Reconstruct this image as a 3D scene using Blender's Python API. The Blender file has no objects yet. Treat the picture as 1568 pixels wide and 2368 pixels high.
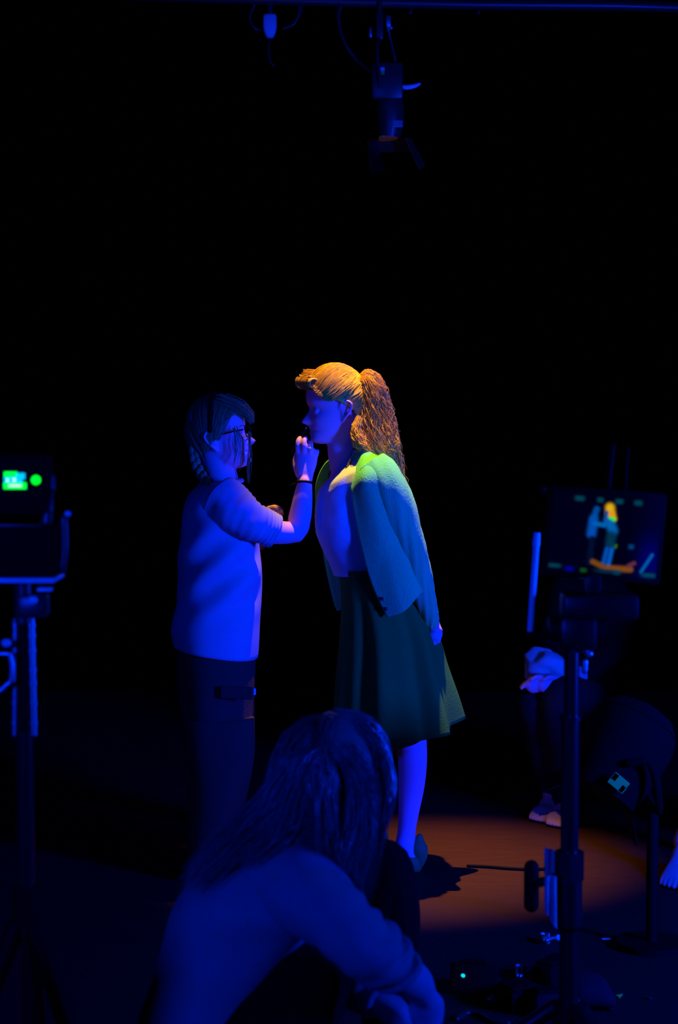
import bpy, bmesh, math, random
from mathutils import Vector, Matrix, noise
random.seed(7)
SC = bpy.context.scene
COL = SC.collection
V = Vector
PI = math.pi
sin, cos = math.sin, math.cos

# ---------------------------------------------------------------- camera
TILT = math.atan(219 / 4260)
CAM = V((0, 0, 1.5))
FW, UP = V((0, cos(TILT), -sin(TILT))), V((0, sin(TILT), cos(TILT)))
cd = bpy.data.cameras.new('camera')
cam = bpy.data.objects.new('camera', cd)
COL.objects.link(cam)
cam.location = CAM
cam.rotation_euler = (PI / 2 - TILT, 0, 0)
cd.sensor_fit = 'VERTICAL'
cd.sensor_height = 36
cd.sensor_width = 24
cd.lens = 4260 / 2368 * 36
cd.clip_end = 60
cd.dof.use_dof = True
cd.dof.focus_distance = 5.95
cd.dof.aperture_fstop = 4.1
SC.camera = cam


def P(px, py, Y):
    """the point of the place seen at pixel (px, py) at distance Y from the camera"""
    d = FW + V((1, 0, 0)) * ((px - 784) / 4260) + UP * ((1184 - py) / 4260)
    return CAM + d * (Y / d.y)


def S(n, Y):
    return n * Y / 4260


# ---------------------------------------------------------------- materials
def mat(name, col, rough=.8, spec=.3, metal=0., bump=0., bscale=60., var=0., vscale=20., sheen=0., stretch=None):
    m = bpy.data.materials.new(name)
    m.use_nodes = True
    nt = m.node_tree
    b = nt.nodes['Principled BSDF']
    b.inputs['Base Color'].default_value = (*col, 1)
    b.inputs['Roughness'].default_value = rough
    b.inputs['Specular IOR Level'].default_value = spec
    b.inputs['Metallic'].default_value = metal
    if sheen:
        b.inputs['Sheen Weight'].default_value = sheen
    tc = nt.nodes.new('ShaderNodeTexCoord')
    mp = nt.nodes.new('ShaderNodeMapping')
    if stretch:
        mp.inputs['Scale'].default_value = stretch
    nt.links.new(tc.outputs['Object'], mp.inputs['Vector'])
    if var:
        nz = nt.nodes.new('ShaderNodeTexNoise')
        nz.inputs['Scale'].default_value = vscale
        nz.inputs['Detail'].default_value = 4
        nt.links.new(mp.outputs['Vector'], nz.inputs['Vector'])
        mx = nt.nodes.new('ShaderNodeMix')
        mx.data_type = 'RGBA'
        mx.inputs['A'].default_value = (*[c * (1 - var) for c in col], 1)
        mx.inputs['B'].default_value = (*[min(1, c * (1 + var)) for c in col], 1)
        nt.links.new(nz.outputs['Fac'], mx.inputs['Factor'])
        nt.links.new(mx.outputs['Result'], b.inputs['Base Color'])
    if bump:
        n2 = nt.nodes.new('ShaderNodeTexNoise')
        n2.inputs['Scale'].default_value = bscale
        n2.inputs['Detail'].default_value = 3
        nt.links.new(mp.outputs['Vector'], n2.inputs['Vector'])
        bp = nt.nodes.new('ShaderNodeBump')
        bp.inputs['Strength'].default_value = bump
        bp.inputs['Distance'].default_value = .004
        nt.links.new(n2.outputs['Fac'], bp.inputs['Height'])
        nt.links.new(bp.outputs['Normal'], b.inputs['Normal'])
    return m


def emit(name, col, s):
    m = bpy.data.materials.new(name)
    m.use_nodes = True
    b = m.node_tree.nodes['Principled BSDF']
    b.inputs['Base Color'].default_value = (.01, .01, .01, 1)
    b.inputs['Emission Color'].default_value = (*col, 1)
    b.inputs['Emission Strength'].default_value = s
    return m


M = dict(
    skin=mat('skin', (.66, .34, .42), .65, .2, bump=.02, bscale=300, var=.06, vscale=40),
    skin_pale=mat('fair_skin', (.7, .36, .42), .65, .2, bump=.02, bscale=300, var=.05, vscale=40),
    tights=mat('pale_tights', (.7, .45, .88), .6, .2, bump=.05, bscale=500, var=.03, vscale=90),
    tee=mat('grey_jersey', (.36, .33, .40), .9, .1, bump=.06, bscale=220, var=.08, vscale=14),
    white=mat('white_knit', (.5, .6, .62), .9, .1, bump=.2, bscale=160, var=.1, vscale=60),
    cardi=mat('mint_wool', (.14, .80, .20), .95, .1, bump=.8, bscale=420, var=.05, vscale=60, sheen=.1, stretch=(1, 1, .12)),
    skirt=mat('green_skirt_cloth', (.045, .22, .022), .9, .15, bump=.35, bscale=250, var=.12, vscale=30),
    trouser=mat('dark_cargo_cloth', (.06, .03, .022), .9, .15, bump=.3, bscale=120, var=.2, vscale=20),
    black=mat('black_cloth', (.005, .005, .003), .95, .1, bump=.3, bscale=120),
    navy=mat('dark_navy_cloth', (.012, .012, .014), .95, .15, bump=.3, bscale=90, var=.2),
    sweat=mat('grey_sweatshirt_cloth', (.28, .27, .26), .95, .1, bump=.3, bscale=200, var=.08, vscale=12),
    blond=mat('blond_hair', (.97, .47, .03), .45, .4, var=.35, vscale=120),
    light_brown=mat('light_brown_hair', (.2, .22, .07), .5, .35, var=.3, vscale=120),
    brown=mat('dark_brown_hair', (.17, .14, .13), .27, .9, var=.35, vscale=100),
    shoe=mat('teal_leather', (.06, .22, .06), .6, .3, var=.1),
    rubber=mat('black_rubber', (.003, .003, .003), .7, .1),
    metal_black=mat('black_painted_metal', (.005, .005, .005), .38, .4, bump=.05, bscale=200),
    tube_black=mat('black_anodised_tube', (.05, .055, .05), .35, .5, metal=.5),
    tripod_tube=mat('gloss_black_tube', (.009, .010, .010), .24, .6),
    chrome=mat('satin_aluminium', (.6, .6, .6), .35, .5, metal=.9, var=.05),
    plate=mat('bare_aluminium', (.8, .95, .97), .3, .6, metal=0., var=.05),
    plastic=mat('black_plastic', (.003, .003, .003), .75, .08),
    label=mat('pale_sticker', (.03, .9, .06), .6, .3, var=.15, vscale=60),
    white_plastic=mat('white_plastic', (.55, .6, .6), .4, .5),
    yellow=mat('yellow_plastic', (.8, .55, .05), .45, .4),
    orange=mat('painted_red_glow', (.6, .08, .02), .5, .3),  # red lamp glow on a black barn door, put into its colour
    leaf=mat('green_scrap', (.1, .8, .05), .7, .3),
    paper=mat('pale_scrap', (.5, .55, .5), .7, .3),
    cloth=mat('pale_cloth', (.45, .45, .42), .9, .1, bump=.3, bscale=150, var=.15, vscale=30),
    beads=mat('dark_beads', (.1, .06, .03), .25, .6),
    gold=mat('yellow_metal', (.8, .5, .12), .25, .5, metal=1),
    wall=mat('black_drape', (.0006, .0006, .0005), 1, 0, bump=.4, bscale=6, stretch=(6, 6, .2)),
    floor=mat('dark_boards', (.06, .016, .011), .65, .2, bump=.25, bscale=40, var=.35, vscale=9, stretch=(1, 5, 1)),
)


# ---------------------------------------------------------------- mesh helpers
def cr(seq, t):
    """Catmull-Rom through a list of vectors or numbers, t in [0, len-1]"""
    n = len(seq)
    i = min(int(t), n - 2)
    f = t - i
    p1, p2 = seq[i], seq[i + 1]
    p0 = seq[i - 1] if i > 0 else p1 * 2 - p2
    p3 = seq[i + 2] if i + 2 < n else p2 * 2 - p1
    return (p1 * 2 + (p2 - p0) * f + (p0 * 2 - p1 * 5 + p2 * 4 - p3) * (f * f) + (p1 * 3 - p0 - p2 * 3 + p3) * (f ** 3)) * .5


def sg(x, e):
    return math.copysign(abs(x) ** e, x)


def rings(bm, R, cap=True, closed=True):
    vs = [[bm.verts.new(p) for p in r] for r in R]
    n = len(vs[0])
    for a, b in zip(vs, vs[1:]):
        for j in range(n if closed else n - 1):
            k = (j + 1) % n
            bm.faces.new((a[j], a[k], b[k], b[j]))
    if cap and closed:
        bm.faces.new(vs[0][::-1])
        bm.faces.new(vs[-1])


def loft(bm, secs, n=40, steps=6, ex=2., cap=True, disp=None):
    """secs: (centre, a, b) ellipses, or (centre, a, b, exponent)"""
    C = [s[0] for s in secs]
    A = [s[1] for s in secs]
    B = [s[2] for s in secs]
    E = [float(s[3]) if len(s) > 3 else ex for s in secs]
    m = (len(secs) - 1) * steps
    R = []
    for i in range(m + 1):
        t = i / steps
        c, a, b, e = cr(C, t), cr(A, t), cr(B, t), cr(E, t)
        r = []
        for j in range(n):
            th = 2 * PI * j / n
            d = a * sg(cos(th), 2 / e) + b * sg(sin(th), 2 / e)
            p = c + d
            if disp:
                p = p + d.normalized() * disp(p, th, i / m)
            r.append(p)
        R.append(r)
    rings(bm, R, cap)


def tube(bm, pts, n=14, steps=5, cap=True, rnd=True, ref=V((0, -1, 0)), flat=1., disp=None):
    """pts: (point, radius); flat scales the radius along ref"""
    pts = [(V(p), float(r)) for p, r in pts]
    K = [p for p, r in pts]
    Rr = [r for p, r in pts]
    m = (len(pts) - 1) * steps
    cs = [cr(K, i / steps) for i in range(m + 1)]
    rs = [max(1e-4, cr(Rr, i / steps)) for i in range(m + 1)]
    R = []
    prev = None
    for i in range(m + 1):
        t = (cs[min(i + 1, m)] - cs[max(i - 1, 0)]).normalized()
        if prev is None:
            b = ref - t * ref.dot(t)
            if b.length < .1:
                b = V((1, 0, 0)) - t * t.x
        else:
            b = prev - t * prev.dot(t)
        b.normalize()
        prev = b
        a = t.cross(b)

        def ring(c, r, q):
            out = []
            for j in range(n):
                th = 2 * PI * j / n
                d = a * (r * cos(th)) + b * (r * flat * sin(th))
                p = c + d
                if disp:
                    p = p + d.normalized() * disp(p, th, q)
                out.append(p)
            return out
        if i == 0 and rnd:
            for q in (.98, .8, .45):
                R.append(ring(cs[0] - t * rs[0] * q, rs[0] * math.sqrt(1 - q * q), 0))
        R.append(ring(cs[i], rs[i], i / m))
        if i == m and rnd:
            for q in (.45, .8, .98):
                R.append(ring(cs[m] + t * rs[m] * q, rs[m] * math.sqrt(1 - q * q), 1))
    rings(bm, R, cap)


def ball(bm, c, r, u=16, v=10, rot=None):
    if isinstance(r, (int, float)):
        r = (r, r, r)
    mt = Matrix.Translation(c) @ (rot.to_4x4() if rot else Matrix.Identity(4)) @ Matrix.Diagonal((*r, 1))
    bmesh.ops.create_uvsphere(bm, u_segments=u, v_segments=v, radius=1, matrix=mt)


def box(bm, c, size, rot=None, bev=.0):
    mt = Matrix.Translation(c) @ (rot.to_4x4() if rot else Matrix.Identity(4)) @ Matrix.Diagonal((*size, 1))
    r = bmesh.ops.create_cube(bm, size=1, matrix=mt)
    if bev:
        es = list({e for v in r['verts'] for e in v.link_edges})
        bmesh.ops.bevel(bm, geom=es, offset=bev, segments=2, affect='EDGES', profile=.5)


def cyl(bm, a, b, r1, r2=None, n=24):
    r2 = r1 if r2 is None else r2
    d = b - a
    mt = Matrix.Translation((a + b) / 2) @ d.to_track_quat('Z', 'Y').to_matrix().to_4x4()
    bmesh.ops.create_cone(bm, cap_ends=True, segments=n, radius1=r1, radius2=r2, depth=d.length, matrix=mt)


def ringtorus(bm, c, axis, R, r, n=32, k=8):
    q = axis.to_track_quat('Z', 'Y')
    rr = []
    for i in range(n):
        a = 2 * PI * i / n
        rr.append([c + q @ V(((R + r * cos(2 * PI * j / k)) * cos(a), (R + r * cos(2 * PI * j / k)) * sin(a), r * sin(2 * PI * j / k))) for j in range(k)])
    rr.append(rr[0])
    vs = [[bm.verts.new(p) for p in x] for x in rr[:-1]]
    for i in range(n):
        a, b = vs[i], vs[(i + 1) % n]
        for j in range(k):
            bm.faces.new((a[j], a[(j + 1) % k], b[(j + 1) % k], b[j]))


def patch(bm, rows, su=6, sv=6, disp=None):
    nr, nc = len(rows), len(rows[0])
    grid = []
    for i in range((nr - 1) * su + 1):
        t = i / su
        ctl = [cr([rows[k][c] for k in range(nr)], t) for c in range(nc)]
        line = []
        for j in range((nc - 1) * sv + 1):
            p = cr(ctl, j / sv)
            if disp:
                p = p + disp(p, i / ((nr - 1) * su), j / ((nc - 1) * sv))
            line.append(p)
        grid.append(line)
    rings(bm, grid, cap=False, closed=False)


def wr(p, sc, amp, st=(1, 1, 1), seed=0.):
    return amp * noise.noise(V((p.x * st[0] * sc + seed, p.y * st[1] * sc + seed * 2, p.z * st[2] * sc)))


# ---------------------------------------------------------------- objects
WLOC = {}


def tag(o, label=None, cat=None, group=None, kind=None):
    if label:
        o['label'] = label
    if cat:
        o['category'] = cat
    if group:
        o['group'] = group
    if kind:
        o['kind'] = kind
    return o


def thing(name, loc, label, cat, group=None):
    o = bpy.data.objects.new(name, None)
    COL.objects.link(o)
    o.location = loc
    o.empty_display_size = .1
    WLOC[o.name] = V(loc)
    return tag(o, label, cat, group)


def place(o, w, parent):
    o.location = w - (WLOC[parent.name] if parent else V())
    if parent:
        o.parent = parent
    WLOC[o.name] = V(w)


def obj(name, bm, m, parent=None, smooth=True, solid=0., voxel=0., sub=0, label=None, offset=-1.):
    bmesh.ops.recalc_face_normals(bm, faces=bm.faces[:])
    me = bpy.data.meshes.new(name)
    bm.to_mesh(me)
    bm.free()
    o = bpy.data.objects.new(name, me)
    COL.objects.link(o)
    mods = False
    if voxel:
        md = o.modifiers.new('remesh', 'REMESH')
        md.mode = 'VOXEL'
        md.voxel_size = voxel
        sm = o.modifiers.new('smooth', 'SMOOTH')
        sm.factor = .5
        sm.iterations = 8
        mods = True
    if solid:
        md = o.modifiers.new('solid', 'SOLIDIFY')
        md.thickness = solid
        md.offset = offset
        mods = True
    if sub:
        md = o.modifiers.new('sub', 'SUBSURF')
        md.levels = md.render_levels = sub
        mods = True
    if mods:
        dg = bpy.context.evaluated_depsgraph_get()
        me2 = bpy.data.meshes.new_from_object(o.evaluated_get(dg))
        o.modifiers.clear()
        o.data = me2
        bpy.data.meshes.remove(me)
        me = me2
        me.name = name
    n = len(me.vertices)
    lo = V([min(v.co[k] for v in me.vertices) for k in range(3)])
    hi = V([max(v.co[k] for v in me.vertices) for k in range(3)])
    c = (lo + hi) / 2
    me.transform(Matrix.Translation(-c))
    if smooth:
        me.polygons.foreach_set('use_smooth', [True] * len(me.polygons))
        if smooth == 'auto':
            me.set_sharp_from_angle(angle=math.radians(40))
    me.materials.clear()
    me.materials.append(m)
    place(o, c, parent)
    o.cycles.shadow_terminator_geometry_offset = .3
    o.cycles.shadow_terminator_offset = .1
    if label:
        o['label'] = label
    return o


def strands(name, lines, m, parent, depth=.0009):
    """lines: lists of (point, radius factor); every strand a thin three-sided tube"""
    vs, fs = [], []
    for ln in lines:
        n0 = len(vs)
        up = None
        for i, (q, r) in enumerate(ln):
            t = (ln[min(i + 1, len(ln) - 1)][0] - ln[max(i - 1, 0)][0]).normalized()
            b = (V((0.3, -1, .2)) if up is None else up)
            b = (b - t * b.dot(t)).normalized()
            up = b
            a = t.cross(b)
            for k in range(3):
                vs.append(q + (a * cos(2.094 * k) + b * sin(2.094 * k)) * (depth * r))
        for i in range(len(ln) - 1):
            for k in range(3):
                x, y = n0 + 3 * i + k, n0 + 3 * i + (k + 1) % 3
                fs.append((x, y, y + 3, x + 3))
    me = bpy.data.meshes.new(name)
    c = lines[0][0][0].copy()
    me.from_pydata([v - c for v in vs], [], fs)
    me.polygons.foreach_set('use_smooth', [True] * len(me.polygons))
    me.materials.append(m)
    o = bpy.data.objects.new(name, me)
    COL.objects.link(o)
    place(o, c, parent)
    return o


def rv():
    while True:
        v = V((random.uniform(-1, 1), random.uniform(-1, 1), random.uniform(-1, 1)))
        if v.length <= 1:
            return v


def guide(pts, n, k=14, curl=0., freq=3., fly=0., shorten=.25):
    """strands following a guide of (point, spread)"""
    G = [V(p) for p, s in pts]
    Sp = [float(s) for p, s in pts]
    out = []
    for _ in range(n):
        off = rv()
        end = (len(G) - 1) * (1 - random.random() ** 2 * shorten)
        ph, fr = random.random() * 6.28, freq * random.uniform(.7, 1.3)
        amp = curl * random.uniform(.4, 1.3)
        fl = rv() * fly
        ln = []
        for i in range(k + 1):
            q = i / k
            t = q * end
            p = cr(G, t) + off * cr(Sp, t)
            a = ph + fr * q * 6.28
            p = p + V((cos(a), sin(a), .4 * cos(a * .7))) * (amp * min(1, q * 2.5)) + fl * q * q
            ln.append((p, 1.0 if q < .7 else max(.15, 1 - (q - .7) / .35)))
        out.append(ln)
    return out


# ---------------------------------------------------------------- head
def frame(c, fwd, roll=0.):
    f = fwd.normalized()
    s = f.cross(V((0, 0, 1))).normalized()
    u = s.cross(f).normalized()
    if roll:
        q = Matrix.Rotation(roll, 3, f)
        s, u = q @ s, q @ u
    return lambda a, b, d: c + f * a + s * b + u * d


HT = [(-.118, .050, .015, .014), (-.113, .070, .0, .028), (-.102, .081, -.02, .040), (-.090, .079, -.035, .050),
      (-.080, .083, -.045, .055), (-.072, .079, -.05, .058), (-.064, .084, -.056, .060), (-.053, .081, -.064, .063),
      (-.035, .080, -.075, .067), (-.010, .076, -.088, .071), (.004, .079, -.092, .073), (.015, .086, -.095, .074),
      (.035, .088, -.098, .076), (.060, .084, -.099, .077), (.085, .070, -.092, .071), (.104, .045, -.07, .054),
      (.114, .015, -.04, .03), (.1175, -.005, -.02, .008)]
NOSE = [(.010, 0), (-.004, .004), (-.014, .010), (-.030, .021), (-.042, .029), (-.048, .027), (-.053, .014), (-.058, 0)]


def lin(tab, x, k=1):
    for a, b in zip(tab, tab[1:]):
        lo, hi = (a, b) if a[0] <= b[0] else (b, a)
        if lo[0] <= x <= hi[0]:
            return lo[k] + (hi[k] - lo[k]) * (x - lo[0]) / (hi[0] - lo[0])
    return 0.


def head(bm, H, sc=1., ears=True):
    n = 96
    R = []
    tab = [V(r) for r in HT]
    tab = [Vector((r[0], r[1], r[2], r[3])) for r in HT]
    steps = 5
    for i in range((len(tab) - 1) * steps + 1):
        u, f1, f0, w = cr(tab, i / steps)
        mid = (f1 + f0) / 2 - .005
        ring = []
        for j in range(n):
            th = 2 * PI * j / n
            c, s_ = sg(cos(th), .88), sg(sin(th), .88)
            f = mid + (f1 - mid) * c if c > 0 else mid + (mid - f0) * c
            s = w * s_
            if c > 0:
                s *= 1 - .12 * c
                g = lin(NOSE, u)
                if g:
                    wd = .0075 + .006 * max(0, min(1, (-.01 - u) / .035))
                    f += g * math.exp(-(s / wd) ** 2)
                for sd in (-1, 1):
                    f -= .011 * math.exp(-((s - sd * .031) / .015) ** 2 - ((u + .009) / .010) ** 2)
                    f += .004 * math.exp(-((s - sd * .045) / .016) ** 2 - ((u + .035) / .014) ** 2)
                lip = math.exp(-(s / .02) ** 2)
                f -= .004 * (1 - lip) * math.exp(-((u + .072) / .018) ** 2)
            ring.append(H(f * sc, s * sc, u * sc))
        R.append(ring)
    rings(bm, R)
    for sd in (-1, 1):
        ball(bm, H(.0605 * sc, sd * .031 * sc, -.010 * sc), .0125 * sc)
        if not ears:
            continue
        e = [(-.016, .070, -.047), (-.024, .082, -.032), (-.037, .093, -.012), (-.040, .096, .006), (-.028, .091, .017), (-.012, .080, .012), (-.007, .073, -.004)]
        tube(bm, [(H(a * sc, sd * b * sc, c * sc), ( .0052) * sc) for a, b, c in e], n=10, steps=5)
        loft(bm, [(H(a * sc, sd * b * sc, c * sc), (H(.011, 0, 0) - H(0, 0, 0)) * k * sc, (H(0, .004, 0) - H(0, 0, 0)) * sc) for a, b, c, k in
                  [(-.015, .069, -.048, .3), (-.018, .072, -.03, .7), (-.022, .076, -.01, 1.1), (-.022, .077, .006, .9), (-.022, .075, .014, .3)]], n=14, steps=3)


def finger(bm, pts, r):
    n = len(pts)
    tube(bm, [(p, r * (1.05 - .22 * i / (n - 1))) for i, p in enumerate(pts)], n=12, steps=5)


def limb(bm, pts, **k):
    tube(bm, pts, n=24, steps=6, **k)


def sec(Lp, Rp, Y, dh, e=2.2):
    """ellipse from the left and right outline pixels at distance Y, half depth dh"""
    a, b = P(Lp[0], Lp[1], Y), P(Rp[0], Rp[1], Y)
    return ((a + b) / 2, (b - a) / 2, V((0, -dh, 0)), e)
# ================================================================ the setting
def struct(name, bm, m):
    o = obj(name, bm, m, None, smooth=False)
    o['kind'] = 'structure'
    return o


bm = bmesh.new(); box(bm, V((0, 4.6, -.05)), (9, 11.2, .1)); struct('floor', bm, M['floor'])
bm = bmesh.new(); box(bm, V((0, 10.1, 2.1)), (9, .1, 4.4)); struct('wall_back', bm, M['wall'])
bm = bmesh.new(); box(bm, V((-4.5, 4.6, 2.1)), (.1, 11.2, 4.4)); struct('wall_left', bm, M['wall'])
bm = bmesh.new(); box(bm, V((4.5, 4.6, 2.1)), (.1, 11.2, 4.4)); struct('wall_right', bm, M['wall'])
bm = bmesh.new(); box(bm, V((0, 4.6, 4.35)), (9, 11.2, .1)); struct('ceiling', bm, M['wall'])


def FL(px, Y, z=0.):
    """point at height z straight below/above pixel column px at distance Y"""
    p = P(px, 1184, Y)
    return V((p.x, Y, z))


def shoe(bm, heel, toe, w=.042, h=.07):
    """a low shoe from the heel point to the toe point on the floor"""
    d = toe - heel
    L = d.length
    d.normalize()
    s = d.cross(V((0, 0, 1))).normalized()
    secs = []
    for q, ww, hh in ((0, .5, .5), (.04, .8, .9), (.2, .9, 1), (.42, .85, .95), (.62, 1, .7), (.82, 1, .5), (.95, .75, .4), (1., .35, .25)):
        c = heel + d * (L * q) + V((0, 0, h * hh * .5))
        secs.append((c, s * (w * ww), V((0, 0, h * hh * .5)), 2.8))
    loft(bm, secs, n=24, steps=4)


# ================================================================ person: the woman in the cardigan
WY = 6.0
woman = thing('person', FL(900, WY), 'woman in mint cardigan and green skirt bending forward, orange spotlight on her curly hair', 'person')
H = frame(P(771, 941, WY), V((-cos(.2), -sin(.2), -.05)))
WH = H
p = lambda x, y, d=0.: P(x, y, WY + d)
bm = bmesh.new()
head(bm, H)
# neck and chest
tube(bm, [(p(800, 975, .0), .054), (p(794, 1015), .051), (p(797, 1050), .055), (p(812, 1090), .066), (p(830, 1125), .07)], n=28)
loft(bm, [sec((772, 1075), (845, 1058), WY, .055), sec((758, 1112), (870, 1085), WY, .095), sec((742, 1150), (905, 1130), WY, .14), sec((740, 1220), (915, 1210), WY, .14),
          sec((780, 1320), (920, 1310), WY, .115), sec((810, 1410), (950, 1390), WY, .13), sec((815, 1500), (965, 1480), WY, .13), sec((845, 1570), (950, 1560), WY, .10)], n=36)
# arms behind the back
NARM = [(866, 1092, -.13, .040), (893, 1125, -.155, .04), (916, 1170, -.158, .038), (937, 1230, -.158, .035), (957, 1290, -.15, .033), (973, 1350, -.13, .029), (988, 1410, -.06, .024), (1002, 1448, -.025, .0195)]
FARM = [(x, y, -d, r) for x, y, d, r in NARM]
for A in (NARM, FARM):
    limb(bm, [(p(x, y, d), r) for x, y, d, r in A])
# clasped hands
for sd, dx in ((-1, 0), (1, 3)):
    tube(bm, [(p(1003 + dx, 1444, sd * .02), .018), (p(1004 + dx, 1462, sd * .018), .024), (p(1003 + dx, 1478, sd * .012), .021)], n=16, flat=.6)
for k in range(4):
    finger(bm, [p(1006, 1474, -.022 + k * .012), p(1014, 1478 - k * 3, -.02 + k * .012), p(1019, 1468 - k * 3, -.012 + k * .012), p(1014, 1460 - k * 2, -.01 + k * .012)], .0075)
    finger(bm, [p(1001, 1476, .024 - k * .011), p(1004, 1488, .02 - k * .011), p(996, 1490, .006 - k * .01), p(992, 1482, .0 - k * .01)], .0075)
finger(bm, [p(1000, 1458, -.03), p(1008, 1456, -.036), p(1015, 1455, -.02), p(1020, 1457, -.004)], .008)
# legs and feet inside tights
NLEG = [(925, 1560, -.02, .06), (943, 1650, -.02, .052), (950, 1705, .0, .049), (954, 1760, .0, .0455), (951, 1820, .005, .041), (945, 1880, .01, .0315), (940, 1925, .02, .0275), (938, 1955, .02, .033), (940, 1985, .02, .032)]
OLEG = [(885, 1560, .09, .06), (872, 1650, .12, .052), (866, 1705, .14, .049), (866, 1760, .15, .047), (862, 1830, .16, .042), (855, 1900, .17, .03), (850, 1945, .18, .029), (850, 1985, .18, .032)]
for A in (NLEG, OLEG):
    limb(bm, [(p(x, y, d), r * .97) for x, y, d, r in A])
body = obj('body', bm, M['skin_pale'], woman, voxel=.0033)

bm = bmesh.new()
for A in (NLEG, OLEG):
    limb(bm, [(p(x, y, d), r + .0022) for x, y, d, r in A])
    x, y, d, r = A[-1]
    tube(bm, [(p(x + 4, y, d), .034), (p(x - 30, y + 22, d - .01), .03), (p(x - 90, y + 40, d - .03), .02)], n=18, flat=1.1)
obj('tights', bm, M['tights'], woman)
for A, nm in ((NLEG, 'shoe'), (OLEG, 'shoe')):
    x, y, d, r = A[-1]
    bm = bmesh.new()
    a = p(x + 5, y, d)
    hz = .0
    heel = V((a.x + .032, a.y, 0)); toe = V((a.x - .19, a.y - .05, 0))
    shoe(bm, heel, toe, .04, .062)
    tube(bm, [(V((a.x + .03, a.y, .012)), .013), (V((a.x + .036, a.y, .05)), .026), (V((a.x + .032, a.y, .085)), .03), (V((a.x + .036, a.y, .115)), .012)], n=16)
    obj(nm, bm, M['shoe'], woman)

# white knit top
bm = bmesh.new()
loft(bm, [sec((762, 1108), (838, 1044), WY, .10), sec((749, 1117), (872, 1064), WY, .145), sec((738, 1132), (894, 1088), WY, .158), sec((732, 1150), (905, 1120), WY, .158), sec((727, 1190), (918, 1170), WY, .158), sec((732, 1235), (925, 1225), WY, .152),
          sec((752, 1280), (925, 1275), WY, .138), sec((768, 1318), (926, 1305), WY, .130), sec((772, 1330), (928, 1318), WY, .134)],
     n=56, steps=7, cap=False, disp=lambda q, th, t: wr(q, 22, .004) + wr(q, 55, .0022, seed=3))
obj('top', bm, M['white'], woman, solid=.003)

# skirt
def skd(q, th, t):
    k = max(0, t - .15)
    return (.030 * k * cos(7 * th + .9) + .016 * k * cos(13 * th + 2)) + wr(q, 9, .008 * t, (1, 1, .3))


bm = bmesh.new()
loft(bm, [sec((783, 1322), (905, 1312), WY, .137), sec((786, 1350), (925, 1335), WY, .142), sec((790, 1400), (968, 1385), WY, .155), sec((788, 1480), (1003, 1465), WY, .17), sec((782, 1570), (1022, 1545), WY, .185),
          sec((776, 1660), (1040, 1615), WY, .20), sec((772, 1742), (1052, 1672), WY, .215)], n=128, steps=8, cap=False, disp=skd)
sk = obj('skirt', bm, M['skirt'], woman, solid=.003)
bm = bmesh.new()
loft(bm, [sec((783, 1316), (906, 1306), WY, .139), sec((783, 1332), (908, 1320), WY, .141)], n=64, steps=3, cap=False)
obj('waistband', bm, M['skirt'], sk, solid=.003)

# cardigan: a draped shell open at the front, and two sleeves
CR = [
    # near edge, near shoulder, near back, back, far back, far shoulder, far edge
    [(818, 1040, -.055), (828, 1036, -.066), (838, 1033, -.055), (842, 1032, 0), (838, 1033, .055), (815, 1045, .066), (785, 1052, .07)],
    [(812, 1082, -.085), (838, 1058, -.125), (866, 1052, -.1), (882, 1056, 0), (866, 1056, .1), (820, 1070, .135), (752, 1072, .12)],
    [(812, 1125, -.155), (845, 1100, -.198), (900, 1090, -.155), (925, 1100, 0), (900, 1090, .15), (830, 1100, .185), (731, 1115, .14)],
    [(817, 1170, -.17), (862, 1150, -.206), (920, 1140, -.16), (946, 1150, 0), (920, 1140, .16), (840, 1150, .20), (728, 1170, .15)],
    [(832, 1250, -.172), (884, 1230, -.203), (940, 1220, -.155), (966, 1228, 0), (940, 1220, .155), (850, 1230, .20), (742, 1245, .16)],
    [(856, 1335, -.175), (908, 1312, -.20), (955, 1295, -.16), (980, 1300, 0), (950, 1300, .16), (860, 1320, .20), (760, 1335, .17)],
    [(880, 1395, -.178), (925, 1378, -.198), (968, 1348, -.165), (988, 1345, 0), (960, 1350, .16), (870, 1380, .20), (774, 1395, .175)],
    [(895, 1427, -.18), (938, 1410, -.198), (976, 1371, -.165), (992, 1362, 0), (965, 1370, .16), (875, 1402, .2), (780, 1412, .178)],
]


def cdisp(q, u, v):
    return V((wr(q, 9, .008, (1, 1, .25)), -abs(wr(q, 8, .012, (1, 1, .3), 5)), 0)) * min(1, u * 2)


bm = bmesh.new()
patch(bm, [[p(x, y, d) for x, y, d in r] for r in CR], su=8, sv=12, disp=cdisp)
cg = obj('cardigan', bm, M['cardi'], woman, solid=.005, offset=0)
def sld(q, th, t):
    return wr(q, 14, .011, (1, 1, .35), 2) + .0022 * cos(9 * th + 30 * t)


for sgn in (-1, 1):
    bm = bmesh.new()
    tube(bm, [(p(x, y, sgn * d), r) for x, y, d, r in
              [(856, 1085, .115, .062), (888, 1120, .145, .068), (916, 1170, .155, .062), (937, 1230, .158, .053), (957, 1290, .15, .047), (973, 1350, .13, .039), (988, 1410, .06, .031), (996, 1446, .025, .0235)]],
         n=40, steps=9, disp=sld, rnd=False, cap=False)
    obj('sleeve', bm, M['cardi'], cg, solid=.003)
for t_, (x, y) in enumerate([(884, 1385), (893, 1408)]):
    bm = bmesh.new()
    cyl(bm, p(x, y, -.186), p(x, y, -.194), .006)
    obj('button', bm, M['beads'], cg)

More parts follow.
